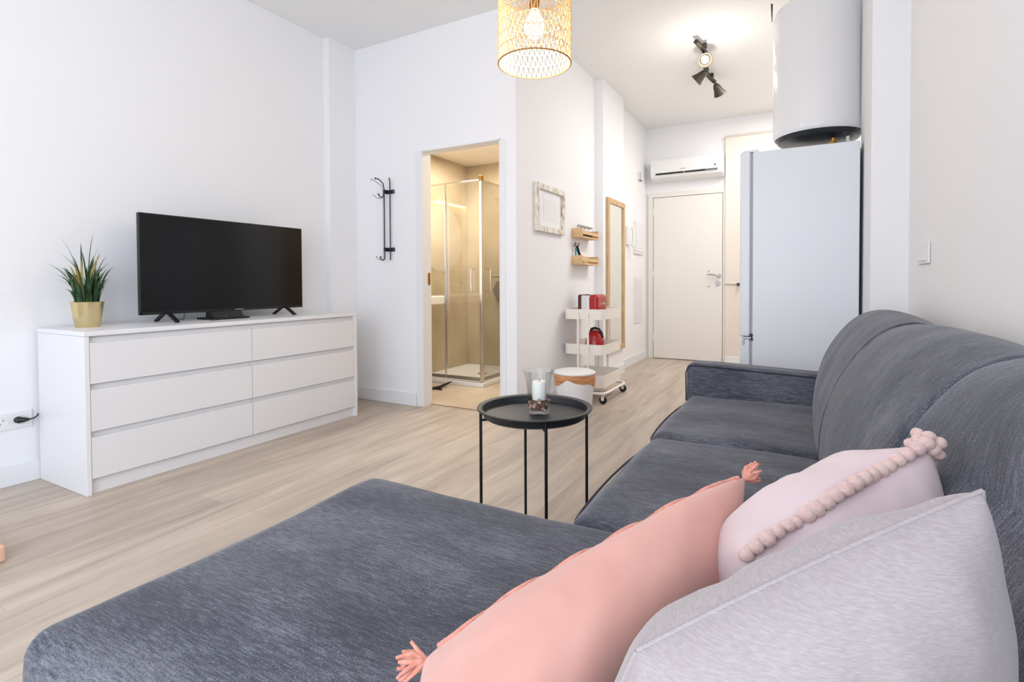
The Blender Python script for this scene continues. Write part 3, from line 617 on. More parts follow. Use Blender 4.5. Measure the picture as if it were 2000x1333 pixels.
T = thing('access_panel', (XH, 6.56, 0.5), 'white access panel low on the hallway wall under the fuse box', 'panel')
b = MB(); b.box(XH+0.001, XH+0.012, 6.37, 6.72, 0.50, 1.08); b.build('panel_frame', PLASTIC, T, bevel=0.003)
b = MB(); b.box(XH+0.012, XH+0.017, 6.40, 6.69, 0.54, 1.05); b.build('panel_lid', mat('panel_grey', (232, 232, 234), 0.5), T, bevel=0.002)
b = MB(); b.box(-0.73, -0.70, 6.86, 6.915, 0.965, 1.0)
tag(b.build('door_stop', BLACKP, bevel=0.002), 'small black block on the ledge between entry door and fridge', 'stopper')

# ================================================================ AIR CONDITIONER
T = thing('air_conditioner', (-1.33, YE, 2.33), 'white wall air conditioner above the entry door', 'air conditioner')
x0, x1 = -1.77, -0.885
b = MB(); b.prism([(x0, YE-0.001, 2.60), (x0, YE-0.17, 2.60), (x0, YE-0.20, 2.56), (x0, YE-0.205, 2.42), (x0, YE-0.18, 2.36), (x0, YE-0.10, 2.325), (x0, YE-0.001, 2.325)], (x1-x0, 0, 0)); b.build('body', PLASTIC, T, bevel=0.008, bseg=3)
b = MB(); b.box(-1.70, -1.09, YE-0.2065, YE-0.16, 2.392, 2.412); lbl(b.build('vent_slot', BLACKP, T), 'black air outlet slot')
b = MB(); b.box(-1.09, -0.945, YE-0.2065, YE-0.16, 2.392, 2.412); b.build('display_window', GREYM, T)
b = MB(); b.box(-1.345, -1.338, YE-0.208, YE-0.2, 2.39, 2.414); b.build('louvre_clip', PLASTIC, T)
text('INVERTER', 0.016, 'marking', GREYTXT, T, (-1.36, YE-0.2065, 2.445), RY)
b = MB(); b.cyl((-0.975, YE-0.2075, 2.455), (-0.975, YE-0.2, 2.455), 0.012); b.build('badge', GREYTXT, T)

# ================================================================ CEILING SPOTS
T = thing('ceiling_spotlight', (-0.79, 5.2, H), 'dark bronze ceiling track with flared spotlight heads, one lit', 'lamp')
pa, pb = Vector((-0.80, 4.51, 3.0)), Vector((-0.80, 5.50, 3.0))
b = MB(); b.tube([pa + (pb-pa)*t + Vector((0.03*sin(t*2*pi), 0, 0)) for t in [k/16 for k in range(17)]], 0.022, 12, sq=(1, 0.8)); b.build('rail', SPOTM, T)
b = MB(); b.lathe([(0, 0), (0.05, 0), (0.045, -0.03), (0, -0.03)], (-0.80, 4.98, H-0.001), 32); b.cyl((-0.80, 4.98, 3.02), (-0.80, 4.98, 3.0), 0.012); b.build('ceiling_plate', SPOTM, T)
def head(base, d, lit):
    base, d = Vector(base), Vector(d).normalized()
    q = d.to_track_quat('Z', 'Y').to_matrix()
    prof = [(0.0, 0.0), (0.022, 0.003), (0.034, 0.03), (0.042, 0.07), (0.060, 0.115), (0.057, 0.115), (0.038, 0.07), (0.03, 0.035), (0.0, 0.03)]
    b = MB(); b.lathe(prof, (0, 0, 0), 28)
    for v in b.bm.verts: v.co = base + q @ v.co
    o = b.build('spot_head', SPOTM, T)
    b = MB(); b.sphere(base + d*(0.09 if lit else 0.07), 0.032 if lit else 0.026, 16); lbl(b.build('bulb', SPOTB if lit else PLASTIC, o), 'glowing bulb' if lit else 'unlit bulb')
    b = MB(); b.tube([base - d*0.0, base - d*0.03], 0.010, 10); b.build('joint', SPOTM, o)
head((-0.785, 4.78, 2.965), (0.25, -0.75, -0.5), True)
head((-0.81, 5.07, 2.955), (-0.75, 0.1, -0.55), False)
head((-0.79, 5.50, 2.975), (0.25, 0.55, -0.6), False)
for y in (4.64, 5.34):
    b = MB(); xx = -0.80+0.03*sin((y-4.51)/0.99*2*pi)+0.012; b.box(xx, xx+0.03, y-0.02, y+0.02, 2.99, 3.025); b.build('clip', SPOTM, T, bevel=0.002)
point('spotlight_glow', (-0.72, 4.52, 2.66), 5, (1.0, 0.93, 0.82), 0.035)

# ================================================================ PENDANT
pcx, pcy, pz, pr_, ph = -1.144, 2.25, 2.063, 0.173, 0.34
T = thing('pendant_lamp', (pcx, pcy, H), 'woven paper rattan drum pendant lamp with a lit bulb hanging from the ceiling', 'lamp')
b = MB(); b.tube([(pcx+pr_*cos(t), pcy+pr_*sin(t), pz) for t in [2*pi*k/64 for k in range(64)]], 0.0035, 8, closed=True)
lbl(b.build('hoop', RATTAND, T), 'darker bottom hoop')
sh = MB(); rows = 6; rh = ph/rows; nz_ = 42
for k in range(1, rows+1):
    sh.tube([(pcx+pr_*cos(t), pcy+pr_*sin(t), pz+k*rh) for t in [2*pi*j/64 for j in range(64)]], 0.0022, 6, closed=True)
for k in range(rows):
    za, zb2 = pz+k*rh, pz+(k+1)*rh
    for j in range(nz_):
        t0 = 2*pi*j/nz_ + k*0.03; hw = 2*pi/nz_
        for (ta, tb) in ((t0-hw*0.18, t0+hw*0.38), (t0+hw*0.62, t0+hw*0.48)):
            a = Vector((pcx+pr_*cos(ta), pcy+pr_*sin(ta), za)); c = Vector((pcx+pr_*cos(tb), pcy+pr_*sin(tb), zb2))
            sh.tube([a, c], 0.0024, 5, caps=False)
sh.build('shade', RATTAN, T)
b = MB(); b.tube([(pcx+pr_*cos(t), pcy+pr_*sin(t), pz+ph) for t in [2*pi*k/64 for k in range(64)]], 0.0035, 8, closed=True)
for k in range(3):
    t = 2*pi*k/3+0.4; b.tube([(pcx, pcy, pz+ph-0.03), (pcx+pr_*cos(t), pcy+pr_*sin(t), pz+ph)], 0.002, 6)
b.build('shade_ring', RATTAND, T)
b = MB(); b.lathe([(0, 0), (0.024, 0), (0.026, 0.05), (0.018, 0.075), (0.004, 0.09), (0, 0.09)], (pcx, pcy, pz+0.255), 24); b.build('socket', BRASS, T)
b = MB(); b.lathe([(0, 0), (0.022, 0.006), (0.042, 0.025), (0.050, 0.055), (0.044, 0.085), (0.026, 0.115), (0.020, 0.135), (0, 0.137)], (pcx, pcy, pz+0.12), 32); lbl(b.build('bulb', BULB, T), 'glowing warm bulb')
b = MB(); b.cyl((pcx, pcy, pz+0.34), (pcx, pcy, H-0.03), 0.003, 8); b.build('cord', BLACKP, T)
b = MB(); b.lathe([(0, 0), (0.055, 0), (0.05, -0.03), (0, -0.032)], (pcx, pcy, H-0.001), 32); b.build('ceiling_rose', LACQ, T)
point('pendant_glow', (pcx, pcy, pz+0.06), 12, (1.0, 0.84, 0.62), 0.05)

# ================================================================ SIDE TABLE
tcx, tcy, tz = -0.932, 1.822, 0.53
T = thing('tray_table', (tcx, tcy, 0), 'round black metal tray table with thin legs standing in front of the sofa', 'side table')
b = MB(); b.lathe([(0, 0.505), (0.190, 0.505), (0.199, 0.505), (0.206, 0.530), (0.2245, 0.533), (0.2265, 0.530), (0.2245, 0.5265), (0.208, 0.525), (0.201, 0.500), (0.192, 0.494), (0, 0.494)], (tcx, tcy, 0), 96); b.build('tray_top', TRAYM, T)
la = [radians(a) for a in (38, 128, 218, 308)]
def lp(a, z, r=0.212): return Vector((tcx+r*cos(a), tcy+r*sin(a), z))
for a in la:
    b = MB(); b.cyl(lp(a, 0.008), lp(a, 0.523), 0.0058, 12); b.build('leg', BLACKM, T)
b = MB()
for i, j in ((0, 1), (2, 3)):
    A, B = lp(la[i], 0.008), lp(la[j], 0.008); c = Vector((tcx, tcy, 0)); mid = (A+B)/2
    b = MB(); b.tube([A+Vector((0, 0, 0.03)), A, A+(c-A)*0.08+(B-A)*0.05, mid+(c-mid)*0.15, B+(c-B)*0.08+(A-B)*0.05, B, B+Vector((0, 0, 0.03))], 0.0052, 10)
    b.build('bottom_brace', BLACKM, T)
b = MB()
for i, j in ((1, 2), (3, 0)):
    A, B = lp(la[i], 0.488), lp(la[j], 0.488); b = MB(); b.tube([A, A+(Vector((tcx, tcy, 0.488))-A)*0.25, B+(Vector((tcx, tcy, 0.488))-B)*0.25, B], 0.005, 10)
    b.build('top_brace', BLACKM, T)
# vase with candle and shells
vx, vy, vz = -0.920, 1.835, 0.5055
T = thing('glass_vase', (vx, vy, vz), 'clear flared glass vase with shells and a candle standing on the black tray table', 'vase')
b = MB(); b.lathe([(0, 0), (0.038, 0), (0.041, 0.004), (0.0425, 0.015), (0.044, 0.05), (0.048, 0.10), (0.053, 0.140), (0.063, 0.168), (0.0605, 0.169), (0.0505, 0.141), (0.0452, 0.10), (0.0412, 0.05), (0.0395, 0.018), (0.034, 0.014), (0, 0.014)], (vx, vy, vz), 64); b.build('vessel', GLASS, T)
b = MB(); b.lathe([(0, 0.0), (0.027, 0), (0.0285, 0.003), (0.0285, 0.068), (0.025, 0.073), (0, 0.072)], (vx+0.002, vy+0.002, vz+0.052), 32)
T = thing('pillar_candle', (vx, vy, vz+0.05), 'white pillar candle set on shells inside the glass vase', 'candle'); b.build('wax', CANDLE, T)
b = MB(); b.tube([(vx+0.002, vy+0.002, vz+0.123), (vx+0.003, vy+0.002, vz+0.133)], 0.0012, 6); b.build('wick', BLACKP, T)
b = MB(); b.lathe([(0, 0.0148), (0.0335, 0.0148), (0.037, 0.022), (0.0385, 0.042), (0.03, 0.05), (0, 0.0515)], (vx, vy, vz), 28)
for v in b.bm.verts:
    if v.co.z > vz+0.03: v.co.z += random.uniform(-0.002, 0.0)
o = tag(b.build('potpourri', SHELLD), 'dark dried potpourri filling the bottom of the glass vase', 'potpourri'); o['kind'] = 'stuff'
sb = None
for k in range(14):
    a = 2*pi*k/14*1.0 + 0.3; zz = vz+0.024+0.02*(k % 3)/2+0.008*(k % 2) ; R2 = 0.031
    if sb is None:
        b = MB(); b.tube([(0.0012*k_*cos(k_*0.9), 0.0012*k_*sin(k_*0.9), 0.0016*k_) for k_ in range(9)], [0.002+0.0009*k_ for k_ in range(9)], 8)
        sb = b.build('seashell', SHELL); sb.location = (0, 0, 0)
        s_ = sb
    else:
        s_ = sb.copy(); COL.objects.link(s_)
    s_.location = (vx+R2*cos(a), vy+R2*sin(a), zz); s_.rotation_euler = (a, 0.7*k, a*2); s_.scale = (0.8, 0.8, 0.8)
    tag(s_, 'small brown and cream seashell lying in the glass vase', 'seashell', 'seashells in the glass vase')

# ================================================================ BIN
bx, by_ = -1.53, 3.66
T = thing('waste_bin', (bx, by_, 0), 'round white waste bin with a brown liner under its lid in front of the cart', 'waste bin')
b = MB(); b.lathe([(0, 0), (0.118, 0), (0.122, 0.005), (0.150, 0.31), (0.146, 0.31), (0, 0.30)], (bx, by_, 0), 48); b.build('bucket', PLASTIC, T)
b = MB()
def band(u, v):
    t = 2*pi*u; dz_ = 0.022*sin(t*2+1.0)+0.010*sin(t*5)
    zz = 0.336-(0.075+dz_)*v; rb = 0.153+0.006*sin(pi*v)+0.002*sin(9*t)*v - 0.006*v
    return Vector((bx+rb*cos(t), by_+rb*sin(t), zz))
b.grid(band, 72, 6, wrap=True)
lbl(b.build('liner', KRAFT, T, smooth=60), 'brown plastic bag liner folded over the rim')
b = MB(); b.lathe([(0, 0.358), (0.06, 0.358), (0.13, 0.354), (0.155, 0.345), (0.158, 0.338), (0.155, 0.332), (0.148, 0.330), (0, 0.330)], (bx, by_, 0), 64); b.build('lid', PLASTIC, T)

# ================================================================ CART
T = thing('utility_cart', (-1.655, 4.5, 0), 'cream three tier rolling cart with mesh trays beside the tall mirror', 'cart')
cx0, cx1, cy0, cy1 = -1.845, -1.475, 4.16, 4.66
def tray(z0, z1, name='tray'):
    b = MB(); r = 0.05; t = 0.002
    def loop(ins, z, rr_):
        pts = []
        for (ccx, ccy, a0) in ((cx1-rr_-ins, cy1-rr_-ins, 0), (cx0+rr_+ins, cy1-rr_-ins, 90), (cx0+rr_+ins, cy0+rr_+ins, 180), (cx1-rr_-ins, cy0+rr_+ins, 270)):
            for k in range(7):
                a = radians(a0+15*k); pts.append((ccx+rr_*cos(a), ccy+rr_*sin(a), z))
        return pts
    L = [loop(0.004, z0, r-0.003), loop(0.0, z1, r), loop(0.0025, z1, r), loop(0.0065, z0+0.0025, r-0.003)]
    vs = [[b.bm.verts.new(p) for p in l] for l in L]; n = len(vs[0])
    for A, B in zip(vs, vs[1:]):
        for k in range(n): b.bm.faces.new((A[k], A[(k+1) % n], B[(k+1) % n], B[k]))
    b.bm.faces.new(vs[0][::-1]); b.bm.faces.new(vs[-1])
    b.tube(loop(0.001, z1, r), 0.0035, 6, closed=True)
    return b.build(name, CREAM, T)
ztr = [(0.10, 0.20), (0.365, 0.455), (0.69, 0.775)]
ztr = [(0.125, 0.225), (0.40, 0.485), (0.70, 0.785)]
for a, c in ztr: tray(a, c)
for yy in (cy0+0.0-0.006, cy1+0.006):
    for xx in ((cx0+cx1)/2-0.045, (cx0+cx1)/2+0.045):
        b = MB(); b.box(xx-0.009, xx+0.009, yy-0.006, yy+0.006, 0.09, 0.76); b.build('upright', CREAM, T, bevel=0.003)
b = MB()
def rr_loop(x0, x1, y0, y1, z, r=0.07):
    pts = []
    for (ccx, ccy, a0) in ((x1-r, y1-r, 0), (x0+r, y1-r, 90), (x0+r, y0+r, 180), (x1-r, y0+r, 270)):
        for k in range(7): a = radians(a0+15*k); pts.append((ccx+r*cos(a), ccy+r*sin(a), z))
    return pts
b.tube(rr_loop(cx0-0.01, cx1+0.02, cy0-0.05, cy1+0.05, 0.088), 0.011, 10, closed=True)
b.build('base_frame', CREAM, T)
for (wx, wy) in ((cx0+0.03, cy0-0.02), (cx1-0.0, cy0-0.02), (cx0+0.03, cy1+0.02), (cx1-0.0, cy1+0.02)):
    b = MB(); b.cyl((wx, wy-0.012, 0.034), (wx, wy+0.012, 0.034), 0.033, 24); w_ = lbl(b.build('caster', BLACKP, T, bevel=0.004), 'black caster wheel')
    b = MB(); b.cyl((wx, wy, 0.06), (wx, wy, 0.085), 0.008, 10); b.box(wx-0.013, wx+0.013, wy-0.018, wy-0.013, 0.03, 0.07); b.box(wx-0.013, wx+0.013, wy+0.013, wy+0.018, 0.03, 0.07); b.box(wx-0.013, wx+0.013, wy-0.018, wy+0.018, 0.066, 0.072); b.build('fork', CREAM, w_)
    
# toaster on the top tray
T = thing('toaster', (-1.68, 4.42, 0.703), 'red and steel toaster on the top tray of the cream cart', 'toaster')
tx0, tx1, tyy0, tyy1, tz0_, tz1_ = -1.755, -1.60, 4.30, 4.53, 0.703, 0.905
b = MB(); b.box(tx0+0.01, tx1-0.055, tyy0, tyy1, tz0_+0.012, tz1_-0.004); b.build('steel_side', mat('toaster_steel', (226, 228, 230), 0.35, metal=0.35), T, bevel=0.02, bseg=4)
b = MB(); b.box(tx1-0.065, tx1+0.02, tyy0-0.004, tyy1+0.004, tz0_+0.010, tz1_+0.004); lbl(b.build('end_housing', RED, T, bevel=0.028, bseg=5), 'glossy red end housing')
b = MB(); b.box(tx0-0.012, tx0+0.02, tyy0-0.004, tyy1+0.004, tz0_+0.010, tz1_+0.004); lbl(b.build('end_housing', mat('dark_red', (84, 24, 28), 0.3), T, bevel=0.014, bseg=4), 'dark red end housing')
b = MB(); b.box(tx0-0.02, tx1+0.02, tyy0-0.004, tyy1+0.004, tz0_-0.0005, tz0_+0.012); b.build('base', BLACKP, T, bevel=0.003)
b = MB(); b.box(tx0+0.02, tx1-0.06, tyy0+0.06, tyy0+0.09, tz1_-0.005, tz1_); b.box(tx0+0.02, tx1-0.06, tyy0+0.13, tyy0+0.16, tz1_-0.005, tz1_); b.build('slot', BLACKM, T)
b = MB(); b.cyl((tx1+0.019, tyy0+0.05, 0.76), (tx1+0.028, tyy0+0.05, 0.76), 0.013); b.box(tx1+0.019, tx1+0.035, tyy0+0.11, tyy0+0.14, 0.82, 0.835); b.build('control', CHROME, T)
# kettle on the middle tray
T = thing('kettle', (-1.66, 4.42, 0.403), 'glossy red kettle with black handle on the middle tray of the cart', 'kettle')
kx, ky, kz = -1.645, 4.40, 0.403
b = MB(); b.lathe([(0, 0.012), (0.085, 0.012), (0.087, 0.02), (0.086, 0.05), (0.080, 0.10), (0.066, 0.145), (0.046, 0.175), (0.02, 0.186), (0, 0.188)], (kx, ky, kz), 48); b.build('body', RED, T)
b = MB(); b.lathe([(0, 0.0), (0.086, 0.0), (0.088, 0.01), (0.084, 0.0125), (0, 0.0125)], (kx, ky, kz), 40); b.build('power_base', BLACKP, T)
b = MB(); b.tube([(kx-0.045, ky, kz+0.168), (kx-0.03, ky-0.0, kz+0.196), (kx+0.0, ky, kz+0.206), (kx+0.04, ky, kz+0.197), (kx+0.066, ky, kz+0.165), (kx+0.078, ky, kz+0.12)], [0.009, 0.012, 0.012, 0.011, 0.010, 0.008], 12); b.build('handle', BLACKP, T)
b = MB(); b.prism([(kx-0.048, ky-0.062, kz+0.125), (kx-0.01, ky-0.065, kz+0.13), (kx-0.022, ky-0.083, kz+0.08), (kx-0.052, ky-0.068, kz+0.07)], (0, 0.012, 0)); b.build('water_gauge', mat('clear_gauge', (210, 205, 205), 0.2), T, bevel=0.002)

# ================================================================ FRIDGE
fx0, fx1, fy0, fy1, fz = -0.288, 0.278, 3.57, 4.15, 1.828
T = thing('refrigerator', ((fx0+fx1)/2, fy0, 0), 'tall white refrigerator beyond the sofa against the end of the right wall', 'refrigerator')
b = MB(); b.box(fx0, fx1, fy0, fy1, 0.03, fz); b.build('cabinet', FRIDGE, T, bevel=0.006)
for z0, z1 in ((0.672, fz+0.004), (0.04, 0.660)):
    b = MB(); b.box(fx0-0.074, fx0-0.014, fy0-0.002, fy1+0.002, z0, z1); d_ = b.build('door', FRIDGE, T, bevel=0.010, bseg=3)
    b = MB(); b.box(fx0-0.014, fx0, fy0+0.006, fy1-0.006, z0+0.005, z1-0.01); b.build('gasket', SEAL, d_)
b = MB(); b.box(fx0-0.05, fx0-0.006, fy0-0.008, fy0+0.03, 0.658, 0.670); b.box(fx0-0.056, fx0-0.046, fy0-0.008, fy0+0.01, 0.62, 0.668); b.build('middle_hinge', STEEL, T, bevel=0.002)
b = MB(); b.cyl((fx0-0.006, fy0-0.006, 0.682), (fx0-0.006, fy0+0.004, 0.682), 0.010, 12); b.cyl((fx0-0.002, fy0-0.006, 0.655), (fx0-0.002, fy0+0.004, 0.655), 0.008, 12); b.build('hinge_pin', BLACKP, T)
b = MB(); b.box(fx0-0.06, fx0+0.03, fy0+0.01, fy0+0.07, fz-0.0, fz+0.016); b.build('top_hinge', FRIDGE, T, bevel=0.003)
b = MB(); 
for xx in (fx0+0.05, fx1-0.05):
    for yy in (fy0+0.05, fy1-0.05): b.cyl((xx, yy, 0), (xx, yy, 0.03), 0.02, 12)
b.build('foot', BLACKP, T)

# ================================================================ WATER HEATER
hx, hy, hr, hz = 0.07, 3.93, 0.262, 1.955
T = thing('water_heater', (hx, hy, hz), 'white cylindrical water heater hanging above the refrigerator', 'water heater')
b = MB(); b.lathe([(hr-0.03, 0.015), (hr-0.008, 0.0), (hr, 0.012), (hr+0.002, 0.03), (hr+0.002, 0.79), (hr-0.01, 0.83), (hr-0.05, 0.86), (0, 0.87)], (hx, hy, hz), 96); b.build('shell', HEATER, T)
b = MB(); b.lathe([(hr-0.012, 0.012), (hr-0.012, 0.003), (hr-0.03, -0.025), (hr-0.08, -0.045), (0, -0.05)], (hx, hy, hz), 72); lbl(b.build('bottom_cap', mat('black_cap', (26, 32, 40), 0.3), T), 'black plastic bottom cap')
b = MB(); b.cyl((hx+0.08, hy-0.15, hz-0.05), (hx+0.08, hy-0.15, hz-0.11), 0.014, 16); b.cyl((hx+0.08, hy-0.155, hz-0.085), (hx+0.08, hy-0.155, hz-0.07), 0.022, 6); lbl(b.build('valve', BRASS, T), 'brass valve')
b = MB(); b.cyl((hx+0.16, hy-0.12, hz-0.04), (hx+0.16, hy-0.12, hz-0.118), 0.010, 12); b.build('pipe', PLASTIC, T)
b = MB(); b.box(XR-0.06, XR-0.001, hy-0.06, hy+0.06, hz+0.05, hz+0.75); b.box(hx+hr-0.05, XR-0.06, hy-0.04, hy+0.04, hz+0.1, hz+0.16); b.build('wall_bracket', STEEL, T)
b = MB()
pts = []
for k in range(12):
    t = k/11; pts.append((hx-hr-0.010+0.012*(1-t)**2*0 + 0.0*t, hy-0.02-0.05*t, hz+0.80+0.10*t))
b.tube(pts, [0.002+0.004*(k/11) for k in range(12)], 8); lbl(b.build('cable', BLACKP, T), 'black cable at the upper side')
# ================================================================ LIGHT SWITCH
T = thing('light_switch', (XR, 2.79, 1.09), 'white double light switch on the right wall above the sofa', 'switch')
b = MB(); b.box(XR-0.010, XR-0.001, 2.68, 2.915, 1.092, 1.182); b.build('faceplate', PLASTIC, T, bevel=0.003)
for y0, y1 in ((2.705, 2.79), (2.80, 2.885)):
    b = MB(); b.prism([(XR-0.010, y0, 1.105), (XR-0.016, y0, 1.105), (XR-0.011, y0, 1.169), (XR-0.010, y0, 1.169)], (0, y1-y0, 0)); b.build('rocker', PLASTIC, T, bevel=0.001)

# ================================================================ SOFA
def rbox(b, x0, x1, y0, y1, z0, z1, r, puff=(0, 0, 0), n=(30, 30, 10), wob=0.0, seed=0):
    """rounded box with softly bulging sides"""
    cx_, cy_, cz_ = (x0+x1)/2, (y0+y1)/2, (z0+z1)/2; hx_, hy_, hz_ = (x1-x0)/2, (y1-y0)/2, (z1-z0)/2
    def mp(u, v, w):
        p = Vector((u*hx_, v*hy_, w*hz_))
        q = Vector((max(-hx_+r, min(hx_-r, p.x)), max(-hy_+r, min(hy_-r, p.y)), max(-hz_+r, min(hz_-r, p.z))))
        d = p-q
        if d.length > 1e-9: p = q + d.normalized()*r if True else p
        a, c_, e = 1-u*u, 1-v*v, 1-w*w
        p.x += puff[0]*u*c_*max(e, 0.0)**0.5; p.y += puff[1]*v*a*max(e, 0)**0.5; p.z += puff[2]*w*(max(a, 0)*max(c_, 0))**0.5
        p += Vector((cx_, cy_, cz_))
        if wob: p.z += wob*noise.noise(Vector((p.x*4+seed, p.y*4, 0)))*max(w, 0)
        return p
    vd = {}
    def V(i, j, k):
        key = (i, j, k)
        if key not in vd:
            f = lambda t, n_: math.sin((t/n_*2-1)*pi/2*0.999)*0.35 + (t/n_*2-1)*0.65
            vd[key] = b.bm.verts.new(mp(f(i, n[0]), f(j, n[1]), f(k, n[2])))
        return vd[key]
    for k in (0, n[2]):
        for i in range(n[0]):
            for j in range(n[1]): b.bm.faces.new((V(i, j, k), V(i+1, j, k), V(i+1, j+1, k), V(i, j+1, k)))
    for j in (0, n[1]):
        for i in range(n[0]):
            for k in range(n[2]): b.bm.faces.new((V(i, j, k), V(i+1, j, k), V(i+1, j, k+1), V(i, j, k+1)))
    for i in (0, n[0]):
        for j in range(n[1]):
            for k in range(n[2]): b.bm.faces.new((V(i, j, k), V(i, j+1, k), V(i, j+1, k+1), V(i, j, k+1)))
    return b
T = thing('corner_sofa', (-0.35, 1.6, 0), 'large dark grey melange fabric corner sofa with a chaise in the foreground', 'sofa')
YA, YC, YD, YS = 0.362, 1.21, 2.03, 2.87     # chaise near end, seams, arm
SZ = 0.42
b = MB(); rbox(b, -1.188, 0.13, YA, YC, 0.22, SZ+0.0, 0.045, (0.034, 0.006, 0.010), (50, 40, 10), 0.01); lbl(b.build('seat_cushion', SOFA, T, smooth=80), 'long chaise cushion')
b = MB(); rbox(b, -0.53, 0.13, YC, YD, 0.22, SZ, 0.05, (0.02, 0.006, 0.012), wob=0.008, seed=3); b.build('seat_cushion', SOFA, T, smooth=80)
b = MB(); rbox(b, -0.54, 0.13, YD, YS, 0.22, SZ, 0.05, (0.02, 0.006, 0.012), wob=0.008, seed=8); b.build('seat_cushion', SOFA, T, smooth=80)
b = MB(); rbox(b, -1.17, 0.43, YA+0.01, YC-0.01, 0.06, 0.24, 0.02, n=(12, 12, 4)); rbox(b, -0.51, 0.43, YC-0.02, YS+0.02, 0.06, 0.24, 0.02, n=(12, 12, 4)); b.build('frame', SOFA, T, smooth=80)
b = MB(); rbox(b, -0.555, 0.30, YS-0.005, YS+0.155, 0.06, 0.585, 0.035, (0.004, 0.004, 0.0), (30, 12, 20))
for v in b.bm.verts:
    t = max(0, (v.co.x+0.40)/0.5)
    if v.co.z > 0.45: v.co.z += -0.018*t + 0.012*max(0, (v.co.x-0.0)/0.1)*0
b.build('armrest', SOFA_ARM, T, smooth=80)
# piping along the inner edge of the arm and the cushion fronts
b = MB(); b.tube([(-0.556, YS+0.004, 0.38), (-0.558, YS+0.004, 0.53), (-0.545, YS+0.0, 0.567), (-0.515, YS-0.002, 0.575), (-0.40, YS-0.004, 0.573), (-0.2, YS-0.004, 0.564), (0.0, YS-0.004, 0.557), (0.10, YS-0.004, 0.553)], 0.0035, 8)
for ya, yb, xx in ((YC, YD, -0.536), (YD, YS, -0.546)):
    pts = []
    for k in range(21):
        t = k/20; v = 2*t-1
        pts.append((xx-0.018*(1-v*v)+0.045*abs(v)**14, ya+0.012+(yb-ya-0.024)*t, SZ-0.045+0.006*(1-v*v)))
    b.tube(pts, 0.0035, 8)
b.build('piping', PIPING, T)
prof = [(0.13, 0.30), (0.055, 0.36), (0.046, 0.42), (0.050, 0.50), (0.062, 0.58), (0.085, 0.65), (0.112, 0.71), (0.150, 0.775), (0.195, 0.83), (0.245, 0.868), (0.300, 0.885), (0.350, 0.878), (0.395, 0.855), (0.430, 0.80), (0.439, 0.70), (0.439, 0.25)]
def catmull(P, n):
    out = []
    for i in range(len(P)-1):
        p0, p1, p2, p3 = P[max(i-1, 0)], P[i], P[i+1], P[min(i+2, len(P)-1)]
        for k in range(n):
            t = k/n
            out.append(tuple(0.5*((2*p1[a])+(-p0[a]+p2[a])*t+(2*p0[a]-5*p1[a]+4*p2[a]-p3[a])*t*t+(-p0[a]+3*p1[a]-3*p2[a]+p3[a])*t**3) for a in (0, 1)))
    out.append(P[-1]); return out
PR = catmull(prof, 4); ctr = (0.28, 0.52)
def back_section(y0, y1, name, sc=1.0, r0=0.045, r1=0.045, seed=0, depth=0.035):
    b = MB(); ny = 90; L = y1-y0
    def fn(u, v):
        y = y0 + L*v
        a = 0
        if y-y0 < r0: a = 1-sqrt(max(0, 1-(1-(y-y0)/r0)**2))
        if y1-y < r1: a = max(a, 1-sqrt(max(0, 1-(1-(y1-y)/r1)**2)))
        i = u*(len(PR)-1); k = min(int(i), len(PR)-2); t = i-k
        x = PR[k][0]*(1-t)+PR[k+1][0]*t; z = PR[k][1]*(1-t)+PR[k+1][1]*t
        d = Vector((x-ctr[0], z-ctr[1])); dl = d.length; dn = d/dl
        bul = 0.014*sin(pi*max(0, min(1, (y-y0)/L)))
        wr = 0.004*noise.noise(Vector((y*5+seed, x*9, z*9)))
        dd = dl*sc + bul + wr - a*depth
        lim = Vector((ctr[0]+dn[0]*dd, ctr[1]+dn[1]*dd))
        sh_ = 0.045*max(0, min(1, (YD-y)/0.8)) + 0.075*max(0, min(1, (1.25-y)/0.45))*max(0, min(1, (0.86-lim[1])/0.12))
        return Vector((min(lim[0]+sh_, XR-0.016), y, lim[1]))
    b.grid(fn, len(PR)-1, ny)
    # end caps
    for v in (0, 1):
        vs = [b.bm.verts.new(fn(k/(len(PR)-1), v)) for k in range(len(PR))]
        b.bm.faces.new(vs)
    bmesh.ops.remove_doubles(b.bm, verts=b.bm.verts, dist=0.0005)
    return b.build(name, SOFA, T, smooth=60)
back_section(YD+0.001, YS+0.10, 'back_cushion', 1.0, 0.020, 0.10, 1, 0.034)
back_section(YC+0.001, YD-0.001, 'back_cushion', 1.0, 0.020, 0.020, 5, 0.034)
back_section(YA, YC-0.001, 'back_cushion', 1.015, 0.05, 0.020, 9, 0.034)
for (xx, yy) in ((-1.12, YA+0.07), (-1.12, YC-0.08), (-0.46, YC+0.1), (-0.46, YS+0.08), (0.38, YA+0.07), (0.38, YS+0.08)):
    b = MB(); b.lathe([(0, 0), (0.016, 0), (0.024, 0.06), (0, 0.06)], (xx, yy, 0.0), 16); b.build('leg', BLACKP, T)

